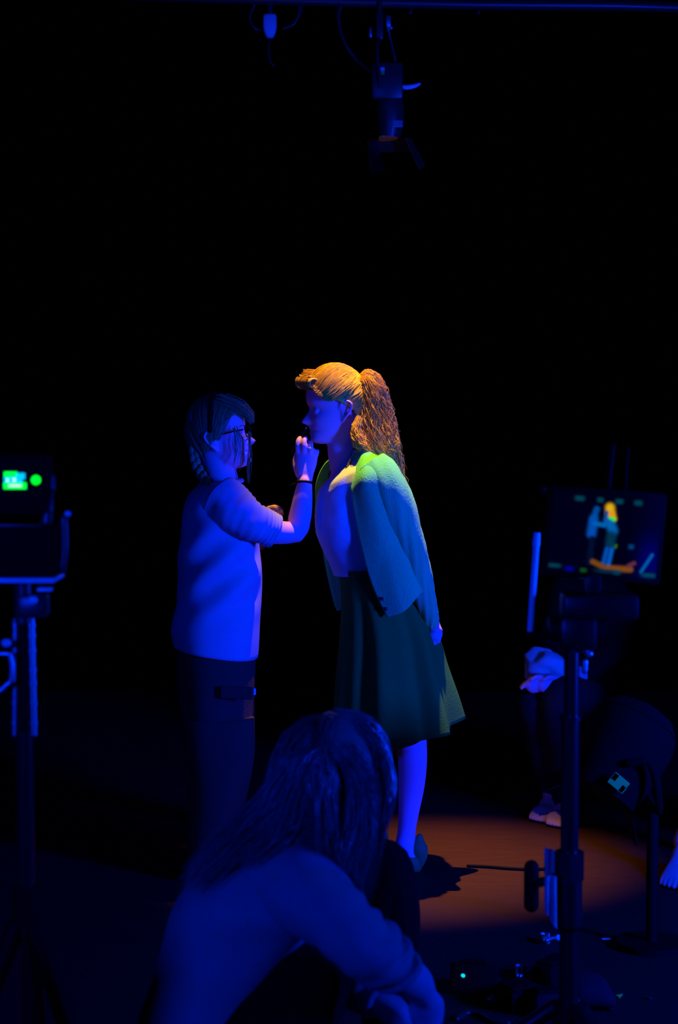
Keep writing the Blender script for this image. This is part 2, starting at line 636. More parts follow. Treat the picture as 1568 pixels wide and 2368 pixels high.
# necklace of dark beads
lines = [(770, 1080, .055), (763, 1098, .025), (764, 1110, -.02), (774, 1117, -.062), (788, 1106, -.096), (801, 1085, -.108), (812, 1058, -.096), (820, 1032, -.075)]
bm = bmesh.new()
pts = [p(*q) for q in lines]
for i in range(44):
    ball(bm, cr(pts, i / 43 * (len(pts) - 1)), .0052, 8, 6)
obj('necklace', bm, M['beads'], woman)

# hair: a cap, pulled-back strands, a curly tail, a front roll on a roller
HC = V((-.006, 0, .008))
AX = (.1075, .090, .1215)
bm = bmesh.new()
rows = []
for i in range(25):
    t = i / 24
    row = []
    for j in range(49):
        a = 2 * PI * j / 48
        # polar angle away from a pole tilted up and back; the hairline lies lower at the back
        lim = 1.14 + .98 * ((1 - cos(a)) * .5) ** 1.4
        q = t * lim
        d = V((sin(q) * cos(a), sin(q) * sin(a), cos(q)))
        row.append(H(HC.x + AX[0] * d.x, AX[1] * d.y, HC.z + AX[2] * d.z))
    rows.append(row)
rings(bm, rows, cap=False, closed=False)
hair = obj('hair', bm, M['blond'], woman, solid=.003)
T = V((-.085, 0, .085))
lines = []
for i in range(1500):
    side = random.choice((-1, 1, -1))
    v = random.random()
    # hairline from the forehead, over the temple, down to the nape
    hl = [V((.088, .004, .072)), V((.074, .050, .066)), V((.056, .072, .040)), V((.026, .079, .022)), V((-.015, .080, .030)), V((-.05, .074, -.005)), V((-.07, .055, -.06)), V((-.088, .012, -.07))]
    a = cr(hl, v * 6.95)
    a = V((a.x, a.y * side, a.z)) + rv() * .008
    b = T + rv() * .018
    lift = random.uniform(1.015, 1.085)
    sag = random.uniform(-.01, .014)
    k = 13
    ln = []
    for j in range(k):
        q = j / (k - 1)
        m_ = a.lerp(b, q)
        m_.z -= sag * sin(PI * q)
        rel = V(((m_.x - HC.x) / AX[0], m_.y / AX[1], (m_.z - HC.z) / AX[2]))
        if rel.length > .2:
            want = (1.012 + (lift - 1) * sin(PI * q) + .05 * q)
            rel = rel.normalized() * max(want, rel.length if q < .02 else want)
        m_ = V((HC.x + rel.x * AX[0], rel.y * AX[1], HC.z + rel.z * AX[2]))
        m_ += V((0, 0, wr(m_, 60, .002, seed=i * .01)))
        ln.append((H(*m_), 1.0))
    lines.append(ln)
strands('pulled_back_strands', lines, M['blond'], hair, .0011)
lines = []
g = lambda *l: [(p(x, y, d), s) for x, y, d, s in l]
g = lambda *l: [(p(x - 9, y, d), s) for x, y, d, s in l]
lines += guide(g((820, 880, 0, .03), (842, 900, 0, .035), (848, 945, 0, .04), (856, 990, 0, .035), (868, 1040, 0, .03)), 260, 14, .004, 3, .01)
lines += guide(g((842, 884, 0, .018), (862, 868, 0, .022), (880, 900, 0, .028), (888, 955, 0, .034), (893, 1010, -.01, .042), (898, 1065, -.01, .035), (915, 1120, -.01, .022), (934, 1165, -.01, .012)), 420, 22, .007, 7, .02)
lines += guide(g((842, 888, -.02, .02), (862, 885, -.03, .026), (868, 930, -.04, .028), (866, 985, -.05, .034), (872, 1030, -.06, .035), (890, 1075, -.06, .025)), 300, 20, .007, 6, .02)
lines += guide(g((845, 880, .02, .016), (872, 872, .03, .022), (888, 920, .03, .03), (900, 990, .03, .04), (912, 1055, .02, .035), (928, 1120, .01, .02), (942, 1175, .0, .01)), 320, 22, .008, 8, .025)
lines += guide(g((846, 880, 0, .01), (884, 885, 0, .02), (902, 960, 0, .03), (908, 1022, -.02, .03), (900, 1030, -.05, .02)), 60, 24, .012, 9, .04)
lines += guide(g((838, 968, -.075, .012), (832, 995, -.085, .018), (838, 1020, -.09, .024), (855, 1040, -.085, .02), (870, 1060, -.08, .012)), 220, 16, .005, 4, .012)
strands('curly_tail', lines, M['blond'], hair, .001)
# front roll
rc = p(722, 886, -.045)
ax = V((-.34, 1, .05)).normalized()
bm = bmesh.new()
q4 = ax.to_track_quat('Z', 'Y')
rr = []
for (rad, zz) in ((.0125, -.022), (.0172, -.022), (.0172, .09), (.0125, .09)):
    rr.append([rc + q4 @ V((rad * cos(2 * PI * j / 28), rad * sin(2 * PI * j / 28), zz)) for j in range(28)])
rr.append(rr[0])
rings(bm, rr, cap=False)
obj('hair_roller', bm, M['yellow'], woman)
lines = []
for i in range(150):
    z = random.uniform(.0, .115)
    ln = []
    r0 = .0185 + random.random() * .005
    for j in range(18):
        a = j / 17 * 2 * PI * .95 + 1.2
        ln.append((rc + q4 @ V((r0 * cos(a), r0 * sin(a), z)), 1.))
    lines.append(ln)
lines += guide([(rc + q4 @ V((.0, -.0, .06)) + V((0, 0, .02)), .026), (p(735, 872, .0), .026), (p(756, 868, .0), .025), (p(790, 866, 0), .025)], 120, 10, .001, 2)
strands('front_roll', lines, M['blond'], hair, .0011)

# ================================================================ person: the make-up artist
AY = 6.0
art = thing('person', FL(500, AY), 'person in grey T-shirt and cargo trousers doing make-up, with glasses and braid', 'person')
H = frame(P(510, 1006, AY), V((cos(.06), -sin(.06), .23)))
AH = H
p = lambda x, y, d=0.: P(x, y, AY + d)
bm = bmesh.new()
head(bm, H)
tube(bm, [(p(500, 1045, 0), .056), (p(508, 1085), .052), (p(512, 1115), .058), (p(505, 1150), .075)], n=28)
loft(bm, [sec((455, 1135), (560, 1150), AY, .12), sec((440, 1180), (575, 1190), AY, .15), sec((430, 1260), (585, 1265), AY, .14), sec((435, 1360), (585, 1365), AY, .14), sec((430, 1450), (575, 1450), AY, .14), sec((435, 1540), (565, 1540), AY, .14)], n=36)
A1 = [(530, 1172, -.15, .055), (575, 1205, -.16, .047), (625, 1228, -.13, .041), (682, 1229, -.085, .034), (693, 1198, -.085, .037), (700, 1155, -.09, .032), (705, 1115, -.092, .0235)]
limb(bm, [(p(x, y, d), r) for x, y, d, r in A1])
ball(bm, p(686, 1236, -.085), .026)
# near hand holding the brush
tube(bm, [(p(705, 1116, -.092), .0235), (p(706, 1092, -.086), .029), (p(708, 1068, -.076), .036), (p(709, 1052, -.072), .035)], n=22, flat=.5)
finger(bm, [p(694, 1062, -.07), p(689, 1036, -.078), p(691, 1017, -.072), p(699, 1013, -.045), p(702, 1020, -.024)], .0092)
finger(bm, [p(704, 1060, -.072), p(703, 1036, -.088), p(704, 1017, -.08), p(706, 1014, -.052), p(704, 1025, -.026)], .0092)
finger(bm, [p(716, 1062, -.07), p(718, 1042, -.086), p(719, 1026, -.078), p(716, 1025, -.05), p(711, 1035, -.03)], .0088)
finger(bm, [p(724, 1070, -.064), p(731, 1054, -.07), p(734, 1044, -.064), p(732, 1044, -.04), p(724, 1052, -.026)], .0076)
tube(bm, [(p(693, 1096, -.075), .015), (p(684, 1072, -.045), .0115), (p(688, 1048, -.025), .010), (p(697, 1030, -.014), .0085)], n=14)
# far arm and hand
A2 = [(530, 1172, .15, .055), (560, 1220, .2, .046), (590, 1250, .22, .04), (606, 1225, .18, .034), (618, 1200, .12, .026)]
limb(bm, [(p(x, y, d), r) for x, y, d, r in A2])
tube(bm, [(p(618, 1200, .12), .025), (p(628, 1188, .09), .030), (p(638, 1182, .07), .026)], n=16, flat=.6)
for k, (dx, dy) in enumerate(((0, 0), (1, 7), (-1, 13), (-4, 19))):
    finger(bm, [p(634 + dx, 1180 + dy, .08), p(645 + dx, 1176 + dy, .065), p(651 + dx, 1181 + dy, .05), p(646 + dx, 1188 + dy, .045)], .0085)
finger(bm, [p(624, 1186, .1), p(632, 1176, .085), p(641, 1173, .07)], .0088)
# legs
L1 = [(505, 1530, -.07, .07), (508, 1640, -.09, .065), (508, 1760, -.1, .055), (500, 1880, -.1, .05), (492, 2000, -.1, .036)]
L2 = [(500, 1530, .07, .07), (505, 1640, .09, .065), (505, 1760, .11, .055), (496, 1880, .12, .05), (488, 1975, .13, .036)]
for A in (L1, L2):
    limb(bm, [(p(x, y, d), r) for x, y, d, r in A])
obj('body', bm, M['skin'], art, voxel=.0033)


def td(q, th, t):
    w_ = wr(q, 5, .008, (1, 1, .4), 4) + wr(q, 14, .004, (1, 1, .5), 9)
    # drape folds running from the arm down across the belly
    x = (q.x - p(500, 1300).x); z = q.z - p(500, 1330).z
    k = math.exp(-((t - .5) / .22) ** 2)
    return w_ + 0.013 * k * sin(48 * (z - .8 * x)) * max(0, sin(th))


bm = bmesh.new()
loft(bm, [sec((478, 1112), (545, 1128), AY, .085), sec((456, 1120), (560, 1142), AY, .14), sec((430, 1150), (580, 1172), AY, .185), sec((417, 1205), (596, 1222), AY, .185), sec((412, 1270), (603, 1285), AY, .18), sec((411, 1330), (605, 1335), AY, .175),
          sec((411, 1385), (602, 1385), AY, .172), sec((403, 1420), (599, 1425), AY, .18), sec((399, 1455), (596, 1465), AY, .185), sec((406, 1492), (592, 1520), AY, .185)],
     n=72, steps=7, cap=False, disp=td)
tee = obj('t_shirt', bm, M['tee'], art, solid=.003)
def ad(q, th, t):
    return wr(q, 18, .008, seed=6) + .0045 * t * sin(70 * t + 2 * th)


for sgn in (-1, 1):
    bm = bmesh.new()
    arm = [(512, 1158, .12, .085), (545, 1182, .15, .076), (582, 1204, .158, .064), (612, 1220, .14, .056), (632, 1229, .126, .052)] if sgn < 0 else \
          [(512, 1158, .12, .085), (535, 1190, .17, .074), (556, 1225, .2, .062), (575, 1245, .215, .055)]
    tube(bm, [(p(x, y, sgn * d), r) for x, y, d, r in arm], n=40, steps=9, disp=ad, rnd=False, cap=False)
    obj('sleeve', bm, M['tee'], tee, solid=.003)
bm = bmesh.new()
ringtorus(bm, p(511, 1117, 0), V((-.12, 0, 1)).normalized(), .068, .008)
obj('collar', bm, M['tee'], tee)

# trousers
def trd(q, th, t):
    return wr(q, 9, .012, (1, 1, .5), 8)


bm = bmesh.new()
loft(bm, [sec((412, 1478), (586, 1490), AY, .165), sec((408, 1530), (588, 1535), AY, .175), sec((415, 1620), (588, 1620), AY, .185), sec((424, 1690), (586, 1690), AY, .185), sec((428, 1720), (582, 1720), AY, .17)], n=56, steps=6, disp=trd)
for dy, dx, bot in ((-.1, 0, 2026), (.115, -4, 1990)):
    Y = AY + dy
    loft(bm, [sec((424 + dx, 1660), (588 + dx, 1660), Y, .09), sec((430 + dx, 1740), (586 + dx, 1740), Y, .09), sec((440 + dx, 1850), (566 + dx, 1850), Y, .082), sec((438 + dx, 1940), (552 + dx, 1940), Y, .08), sec((436 + dx, bot), (545 + dx, bot), Y, .08)],
         n=44, steps=7, disp=trd)
tr = obj('trousers', bm, M['trouser'], art)
bm = bmesh.new()
box(bm, p(548, 1602, -.195), (.105, .012, .04), Matrix.Rotation(.05, 3, 'Y'), .004)
obj('pocket_flap', bm, M['trouser'], tr, smooth=False)
bm = bmesh.new()
box(bm, p(575, 1598, -.165), (.03, .05, .022), Matrix.Rotation(.5, 3, 'Z'), .003)
ringtorus(bm, p(580, 1600, -.15), V((.7, -1, 0)).normalized(), .012, .003, 20, 6)
obj('strap_buckle', bm, M['cloth'], tr, smooth='auto')
for dy in (-.1, .13):
    bm = bmesh.new()
    a = FL(470, AY + dy)
    shoe(bm, a, a + V((.27, -.02, 0)), .05, .09)
    obj('shoe', bm, M['black'], art)

# hair: smooth cap, braid and loose locks
bm = bmesh.new()
rows = []
for i in range(25):
    row = []
    for j in range(49):
        a = 2 * PI * j / 48
        lim = 1.15 + .95 * ((1 - cos(a)) * .5) ** 1.5
        q = i / 24 * lim
        d = V((sin(q) * cos(a), sin(q) * sin(a), cos(q)))
        row.append(H(-.006 + .110 * d.x, .091 * d.y, .006 + .126 * d.z))
    rows.append(row)
rings(bm, rows, cap=False, closed=False)
hair = obj('hair', bm, M['light_brown'], art, solid=.003)
lines = []
for i in range(1100):
    side = random.choice((-1, 1, -1))
    a0 = V((random.uniform(-.06, .075), side * random.uniform(0, .012), .125))
    a0.z = .006 + .123 * math.sqrt(max(.01, 1 - (a0.x / .105) ** 2))
    e0 = V((a0.x * .55 - .035, side * .088, .022 - .04 * random.random()))
    e0.z -= max(0, -.02 - e0.x) * 1.2
    if e0.x < -.06:
        e0.y *= .75
    ln = []
    lift = random.uniform(1.0, 1.05)
    for j in range(12):
        q = j / 11
        m_ = a0.lerp(e0, q)
        rel = V(((m_.x + .006) / .105, m_.y / .085, (m_.z - .006) / .12))
        if rel.length > .1:
            rel = rel.normalized() * lift
        ln.append((H(-.006 + rel.x * .111, rel.y * .092, .006 + rel.z * .127), 1.))
    lines.append(ln)
g = lambda *l: [(p(x, y, d), s) for x, y, d, s in l]
# fringe over the brow and loose locks past the cheek
lines += guide(g((515, 928, -.05, .03), (552, 942, -.05, .028), (574, 958, -.045, .02), (582, 978, -.04, .01)), 170, 12, .002, 2)
lines += guide(g((545, 990, -.085, .012), (552, 1020, -.09, .016), (553, 1055, -.085, .018), (548, 1085, -.08, .012)), 12, 14, .003, 2, .01)
lines += guide(g((576, 1000, -.055, .006), (578, 1040, -.06, .006), (575, 1085, -.055, .008), (575, 1120, -.05, .002)), 14, 14, .001, 2, .004)
strands('loose_strands', lines, M['light_brown'], hair, .001)
bm = bmesh.new()
bp = [p(452, 1000, -.03), p(449, 1035, -.045), p(452, 1070, -.055), p(466, 1098, -.075), p(480, 1120, -.1)]
for i in range(15):
    c = cr(bp, i / 14 * 4)
    s = (1 if i % 2 else -1)
    ball(bm, c + V((s * .007, -.003, 0)), (.014 * (1 - i * .03), .013, .019), 12, 8)
braid = obj('braid', bm, M['light_brown'], hair)
bm = bmesh.new()
pts = [H(.03 * cos(a) - .02, .093 * sin(a), .01 + .125 * cos(a) * 1.02) for a in [(-1.5 + 3. * i / 12) for i in range(13)]]
tube(bm, [(q, .008) for q in pts], n=10, steps=3, rnd=True)
obj('hairband', bm, M['black'], art)
# glasses
bm = bmesh.new()
for sd in (-1, 1):
    tube(bm, [(H(-.028, sd * .080, -.004), .0022), (H(.02, sd * .082, .0), .0024), (H(.082, sd * .066, .0), .0026)], n=8)
    c = H(.094, sd * .034, -.010)
    q = frame(c, (H(1, 0, 0) - H(0, 0, 0)) + (H(0, sd * .25, 0) - H(0, 0, 0)))
    pts = []
    for i in range(21):
        a = 2 * PI * i / 20
        pts.append((q(0, .026 * sg(cos(a), .75), .019 * sg(sin(a), .75)), .0018))
    tube(bm, pts, n=6, steps=2, rnd=False, cap=False)
tube(bm, [(H(.100, -.011, -.004), .0018), (H(.104, 0, -.001), .0018), (H(.100, .011, -.004), .0018)], n=6)
obj('glasses', bm, M['plastic'], art)
bm = bmesh.new()
ringtorus(bm, p(705, 1117, -.086), (p(707, 1090, -.08) - p(704, 1140, -.095)).normalized(), .027, .0045, 28, 8)
tube(bm, [(p(690, 1118, -.09), .004), (p(680, 1119, -.095), .003), (p(671, 1123, -.09), .0022)], n=8)
obj('bracelet', bm, M['black'], art)
bm = bmesh.new()
ringtorus(bm, p(718, 1036, -.083), V((.05, -.1, 1)).normalized(), .0098, .0022, 20, 6)
obj('finger_ring', bm, M['chrome'], art)

brush = thing('makeup_brush', p(692, 1018, -.02), 'thin make-up brush held to the lips of the woman in the cardigan', 'brush')
bm = bmesh.new()
a, b = p(674, 1048, -.036), p(706.5, 992, -.012)
tube(bm, [(a, .002), (a.lerp(b, .5), .0034), (b, .003)], n=10)
obj('handle', bm, M['plastic'], brush)
bm = bmesh.new()
c = p(709, 987, -.011)
cyl(bm, b, b.lerp(c, .5), .0036, .0034, 12)
obj('ferrule', bm, M['chrome'], brush)
bm = bmesh.new()
tube(bm, [(b.lerp(c, .4), .0034), (c, .0045), (c + (c - b) * .7, .001)], n=10)
obj('bristles', bm, M['light_brown'], brush)

# ================================================================ person: crouching in front
CY = 3.5
cro = thing('person', FL(560, CY), 'person with long dark hair crouching in grey sweatshirt, back to the viewer', 'person')
p = lambda x, y, d=0.: P(x, y, CY + d)
H = frame(P(764, 1815, CY + .02), V((.45, .75, -.42)))
bm = bmesh.new()
head(bm, H)
tube(bm, [(p(745, 1850, .0), .052), (p(705, 1920, -.02), .055), (p(665, 1985, -.03), .08)], n=24)
loft(bm, [sec((530, 1985), (720, 1995), CY, .07), sec((440, 2090), (745, 2090), CY, .13), sec((392, 2200), (660, 2200), CY, .13), sec((350, 2350), (600, 2350), CY, .13), sec((335, 2470), (590, 2470), CY, .15), sec((360, 2580), (560, 2580), CY, .13)], n=36)
R1 = [(690, 2045, -.12, .06), (760, 2120, -.18, .05), (835, 2195, -.2, .043), (900, 2240, -.16, .040), (955, 2268, -.1, .036), (978, 2300, -.06, .026)]
limb(bm, [(p(x, y, d), r) for x, y, d, r in R1])
tube(bm, [(p(978, 2298, -.06), .026), (p(986, 2325, -.05), .036), (p(988, 2350, -.045), .034)], n=16, flat=.5)
for k in range(4):
    finger(bm, [p(972 + k * 11, 2345, -.05), p(973 + k * 11, 2378 + 4 * (k in (1, 2)), -.05), p(970 + k * 11, 2402 + 6 * (k in (1, 2)), -.035), p(966 + k * 11, 2415 + 6 * (k in (1, 2)), -.015)], .0085)
finger(bm, [p(968, 2318, -.055), p(956, 2342, -.06), p(955, 2362, -.05)], .009)
R2 = [(620, 2050, .15, .055), (720, 2180, .28, .048), (800, 2260, .3, .04), (900, 2330, .26, .034), (950, 2390, .2, .026)]
limb(bm, [(p(x, y, d), r) for x, y, d, r in R2])
obj('body', bm, M['skin'], cro, voxel=.006)
# sweatshirt
def swd(q, th, t):
    return wr(q, 5, .014, (1, 1, 1), 3) + wr(q, 13, .005, seed=1)


bm = bmesh.new()
loft(bm, [sec((590, 1962), (705, 1945), CY, .065), sec((495, 1985), (755, 1982), CY, .13), sec((425, 2055), (785, 2060), CY, .175), sec((388, 2130), (745, 2130), CY, .17), sec((362, 2210), (690, 2205), CY, .17), sec((342, 2280), (640, 2275), CY, .165),
          sec((318, 2365), (605, 2360), CY, .165), sec((305, 2450), (590, 2445), CY, .175), sec((312, 2510), (580, 2505), CY, .18)],
     n=72, steps=7, cap=False, disp=swd)
sw = obj('sweatshirt', bm, M['sweat'], cro, solid=.004)
def s2(q, th, t):
    return wr(q, 9, .016, seed=2) + .012 * max(0, t - .4) * 1.6 * sin(52 * t + 1.9 * sin(th + .6)) * (.6 + .4 * sin(5 * t + th))


bm = bmesh.new()
tube(bm, [(p(x, y, d), r) for x, y, d, r in [(585, 1995, -.02, .06), (640, 2020, -.07, .078), (700, 2062, -.135, .078), (762, 2118, -.185, .068), (825, 2172, -.205, .060), (880, 2215, -.18, .055), (920, 2242, -.15, .047)]], n=48, steps=12, disp=s2, rnd=False, cap=False)
obj('sleeve', bm, M['sweat'], sw, solid=.004)
bm = bmesh.new()
tube(bm, [(p(x, y, d), r) for x, y, d, r in [(610, 2010, .12, .08), (690, 2130, .25, .07), (790, 2250, .31, .06), (880, 2310, .28, .05)]], n=40, steps=9, disp=s2, rnd=False, cap=False)
obj('sleeve', bm, M['sweat'], sw, solid=.004)
# trousers: one knee up, one down
bm = bmesh.new()
loft(bm, [sec((330, 2440), (590, 2440), CY, .17), sec((320, 2540), (600, 2540), CY, .2), sec((360, 2640), (580, 2640), CY, .15)], n=40, steps=6, disp=trd)
tube(bm, [(p(540, 2520, .12), .115), (p(700, 2280, .26), .098), (p(830, 2080, .36), .082), (p(880, 2018, .38), .071)], n=32, steps=7, disp=trd)
kz = p(880, 2018, .38)
an = V((P(905, 1184, 3.93).x, 3.93, .1))
tube(bm, [(kz, .07), (kz.lerp(an, .25) + V((.012, 0, 0)), .068), (kz.lerp(an, .6), .062), (an, .055)], n=32, steps=7, disp=trd)
kn = V((P(640, 1184, 3.55).x, 3.55, .085))
k2 = p(690, 2278, -.08); a2 = V((k2.x - .03, k2.y + .03, .1))
tube(bm, [(p(455, 2530, -.06), .12), (p(580, 2395, -.08), .105), (k2, .082)], n=28, steps=6, disp=trd)
tube(bm, [(k2, .080), (k2.lerp(a2, .5), .066), (a2, .055)], n=28, steps=6, disp=trd)
obj('trousers', bm, M['black'], cro)
for a, d in ((V((an.x - .05, an.y - .03, 0)), V((.24, .05, 0))), (V((a2.x - .05, a2.y, 0)), V((.24, .05, 0)))):
    bm = bmesh.new()
    shoe(bm, a, a + d, .047, .09)
    obj('shoe', bm, M['black'], cro)
# hair
bm = bmesh.new()
rows = []
for i in range(25):
    row = []
    for j in range(49):
        a = 2 * PI * j / 48
        lim = 1.3 + .9 * (1 - cos(a)) * .5
        q = i / 24 * lim
        d = V((sin(q) * cos(a), sin(q) * sin(a), cos(q)))
        row.append(H(-.006 + .118 * d.x, .099 * d.y, .006 + .134 * d.z))
    rows.append(row)
rings(bm, rows, cap=False, closed=False)
hair = obj('hair', bm, M['brown'], cro, solid=.004)
g = lambda *l: [(p(x, y, d), s) for x, y, d, s in l]
lines = []
# left fall over the shoulder blade
lines += guide(g((742, 1748, -.09, .02), (690, 1765, -.10, .025), (655, 1815, -.09, .03), (620, 1870, -.09, .034), (560, 1930, -.11, .034), (500, 1985, -.14, .028), (440, 2040, -.16, .018)), 480, 18, .004, 2, .02)
lines += guide(g((748, 1745, -.10, .02), (715, 1765, -.125, .02), (695, 1820, -.125, .028), (670, 1890, -.11, .034), (625, 1940, -.12, .03), (560, 1985, -.15, .025)), 330, 18, .004, 2, .02)
# crown
lines += guide(g((760, 1690, .04, .03), (720, 1690, .0, .03), (675, 1730, -.03, .03), (650, 1800, -.05, .03), (630, 1870, -.07, .03)), 260, 16, .003, 2, .01)
lines += guide(g((765, 1680, .05, .03), (750, 1690, -.02, .03), (742, 1730, -.09, .02), (740, 1790, -.12, .03), (738, 1860, -.13, .035), (735, 1930, -.12, .04), (745, 1990, -.10, .03)), 380, 18, .004, 2, .02)
# right side falls forward and hangs
lines += guide(g((765, 1735, -.09, .02), (805, 1745, -.10, .022), (832, 1800, -.09, .028), (835, 1880, -.09, .035), (815, 1960, -.1, .04), (805, 2040, -.1, .03), (815, 2100, -.1, .02)), 420, 18, .005, 2.5, .02)
lines += guide(g((775, 1690, .02, .03), (830, 1700, .01, .03), (868, 1760, .0, .025), (872, 1840, -.02, .025), (850, 1930, -.04, .03), (835, 2010, -.05, .025), (830, 2075, -.05, .02)), 360, 18, .004, 2.5, .02)
lines += guide(g((780, 1672, .05, .03), (845, 1690, .06, .03), (884, 1760, .06, .018), (888, 1840, .04, .018), (862, 1930, .02, .02), (845, 1990, .0, .02)), 240, 16, .004, 2, .015)
strands('long_strands', lines, M['brown'], hair, .0013)
# ================================================================ person seated behind the tripod
SY = 6.95
sit = thing('person', FL(1300, SY + .15), 'barefoot person in dark clothes seated behind the monitor, pale cloth on lap', 'person')
p = lambda x, y, d=0.: P(x, y, SY + d)
H = frame(P(1358, 1215, SY + .12), V((-.6, -.7, -.1)))
bm = bmesh.new()
head(bm, H)
tube(bm, [(p(1362, 1265, .15), .052), (p(1364, 1310, .16), .055), (p(1362, 1370, .16), .08)], n=22)
loft(bm, [sec((1290, 1350), (1425, 1350), SY + .15, .08), sec((1275, 1430), (1440, 1430), SY + .15, .11), sec((1285, 1540), (1430, 1540), SY + .15, .11), sec((1275, 1620), (1440, 1620), SY + .15, .13), sec((1300, 1690), (1420, 1690), SY + .15, .11)], n=32)
feet = []
for kx, ky, kd, ax_, ay, ad_, hx in ((1243, 1615, -.2, 1277, 1848, -.02, 1330), (1300, 1612, -.28, 1306, 1866, -.1, 1390)):
    limb(bm, [(p(hx, 1640, .12), .085), (p(kx, ky, kd), .058), (p((kx + ax_) / 2, (ky + ay) / 2, (kd + ad_) / 2), .05), (p(ax_, ay, ad_), .033)])
    an = p(ax_, ay, ad_)
    feet.append(an)


def foot(bm, an, d, raised=False):
    """a bare foot from the ankle point, pointing along d, sole on the floor"""
    d = V((d.x, d.y, 0)).normalized()
    s = d.cross(V((0, 0, 1)))
    h0 = an.z
    b = V((an.x, an.y, 0))
    if raised:
        loft(bm, [(an + V((0, 0, .03)), s * .03, d * .032, 2.2), (an, s * .035, d * .037, 2.3), (b + d * .035 + V((0, 0, h0 * .68)), s * .036, V((0, 0, .036)) + d * .012, 2.3), (b + d * .075 + V((0, 0, h0 * .42)), s * .040, V((0, 0, .028)) + d * .008, 2.4), (b + d * .115 + V((0, 0, .024)), s * .045, V((0, 0, .022)), 2.5), (b + d * .155 + V((0, 0, .015)), s * .046, V((0, 0, .0145)), 2.6), (b + d * .166 + V((0, 0, .012)), s * .04, V((0, 0, .01)), 2.6)], n=28, steps=5)
        ball(bm, an - d * .03 + V((0, 0, -.025)), (.026, .028, .03))
    else:
      loft(bm, [(b - d * .055 + V((0, 0, .03)), s * .018, V((0, 0, .022)), 2.2), (b - d * .04 + V((0, 0, .04)), s * .03, V((0, 0, .036)), 2.4), (b + V((0, 0, h0 * .5)), s * .035, V((0, 0, h0 * .48)), 2.4),
              (b + d * .06 + V((0, 0, h0 * .36)), s * .036, V((0, 0, h0 * .34)), 2.4), (b + d * .11 + V((0, 0, .026)), s * .044, V((0, 0, .024)), 2.6), (b + d * .15 + V((0, 0, .017)), s * .046, V((0, 0, .0155)), 2.6), (b + d * .165 + V((0, 0, .013)), s * .04, V((0, 0, .01)), 2.6)], n=28, steps=5)
    for k, (o, L, r) in enumerate(((-.034, .052, .0125), (-.013, .05, .0095), (.004, .044, .009), (.020, .036, .0085), (.034, .028, .008))):
        q = b + d * .148 + s * o
        finger(bm, [q + V((0, 0, .016)), q + d * L * .5 + V((0, 0, .021)), q + d * L + V((0, 0, .010))], r)


foot(bm, feet[0], V((-.42, -1, 0)), True)
foot(bm, feet[1], V((-.3, -1, 0)), True)
for sd in (-1, 1):
    limb(bm, [(p(1358 + sd * 60, 1365, .14), .052), (p(1352 + sd * 76, 1480, .08), .042), (p(1300 + sd * 40, 1560, -.12), .034), (p(1282 + sd * 14, 1575, -.22), .026)])
    hp = p(1282 + sd * 14, 1575, -.22)
    tube(bm, [(hp, .026), (hp + V((-.03, -.03, 0)), .036), (hp + V((-.06, -.05, -.005)), .034)], n=14, flat=.6)
    for k in range(4):
        finger(bm, [hp + V((-.055, -.05 + .012 * k, 0)), hp + V((-.085, -.06 + .014 * k, 0)), hp + V((-.105, -.06 + .014 * k, -.02))], .008)
    finger(bm, [hp + V((-.02, -.045, .02)), hp + V((-.05, -.07, .025)), hp + V((-.07, -.075, .015))], .009)
obj('body', bm, M['skin'], sit, voxel=.0045)
bm = bmesh.new()
loft(bm, [sec((1330, 1335), (1392, 1335), SY + .15, .065), sec((1288, 1350), (1430, 1350), SY + .15, .1), sec((1262, 1430), (1452, 1430), SY + .15, .14), sec((1270, 1540), (1445, 1540), SY + .15, .14), sec((1262, 1655), (1452, 1655), SY + .15, .16)], n=40, steps=6, cap=False, disp=trd)
for sd in (-1, 1):
    tube(bm, [(p(1358 + sd * 50, 1365, .14), .075), (p(1352 + sd * 76, 1480, .08), .06), (p(1310 + sd * 46, 1550, -.09), .05)], n=24, disp=trd)
obj('jacket', bm, M['black'], sit)
bm = bmesh.new()
loft(bm, [sec((1262, 1600), (1452, 1600), SY + .15, .15), sec((1260, 1660), (1455, 1660), SY + .15, .17), sec((1285, 1690), (1430, 1690), SY + .15, .14)], n=32, disp=trd)
for kx, ky, kd, ax_, ay, ad_, hx in ((1243, 1615, -.2, 1277, 1848, -.02, 1330), (1300, 1612, -.28, 1306, 1866, -.1, 1390)):
    tube(bm, [(p(hx, 1640, .12), .1), (p(kx, ky, kd), .068), (p((kx + ax_) / 2 - 4, (ky + ay) / 2, (kd + ad_) / 2), .058), (p(ax_ - 1, ay - 22, ad_ - .01), .043)], n=26, steps=7, disp=lambda q, th, t: wr(q, 14, .008))
obj('trousers', bm, M['navy'], sit)
bm = bmesh.new()
ball(bm, H(-.012, 0, .012), .108, 28, 20)
for v in bm.verts:
    r = v.co - H(-.03, 0, .03)
    v.co += r * .15 * noise.noise(v.co * 20)
bm2 = [f for f in bm.faces if (f.calc_center_median() - H(.07, 0, -.05)).length < .105]
bmesh.ops.delete(bm, geom=bm2, context='FACES')
obj('hair', bm, M['brown'], sit, solid=.004)
# cloth on the lap
bm = bmesh.new()
ball(bm, p(1262, 1538, -.16), (.085, .075, .058), 40, 28)
c0 = p(1262, 1538, -.16)
for v in bm.verts:
    r = (v.co - c0)
    v.co += r.normalized() * (wr(v.co, 16, .03) + wr(v.co, 34, .012)) + V((r.z * .25 if r.x > 0 else 0, 0, -.35 * max(0, r.x)))
tag(obj('folded_cloth', bm, M['cloth']), 'crumpled pale cloth in the lap of the seated barefoot person', 'cloth')
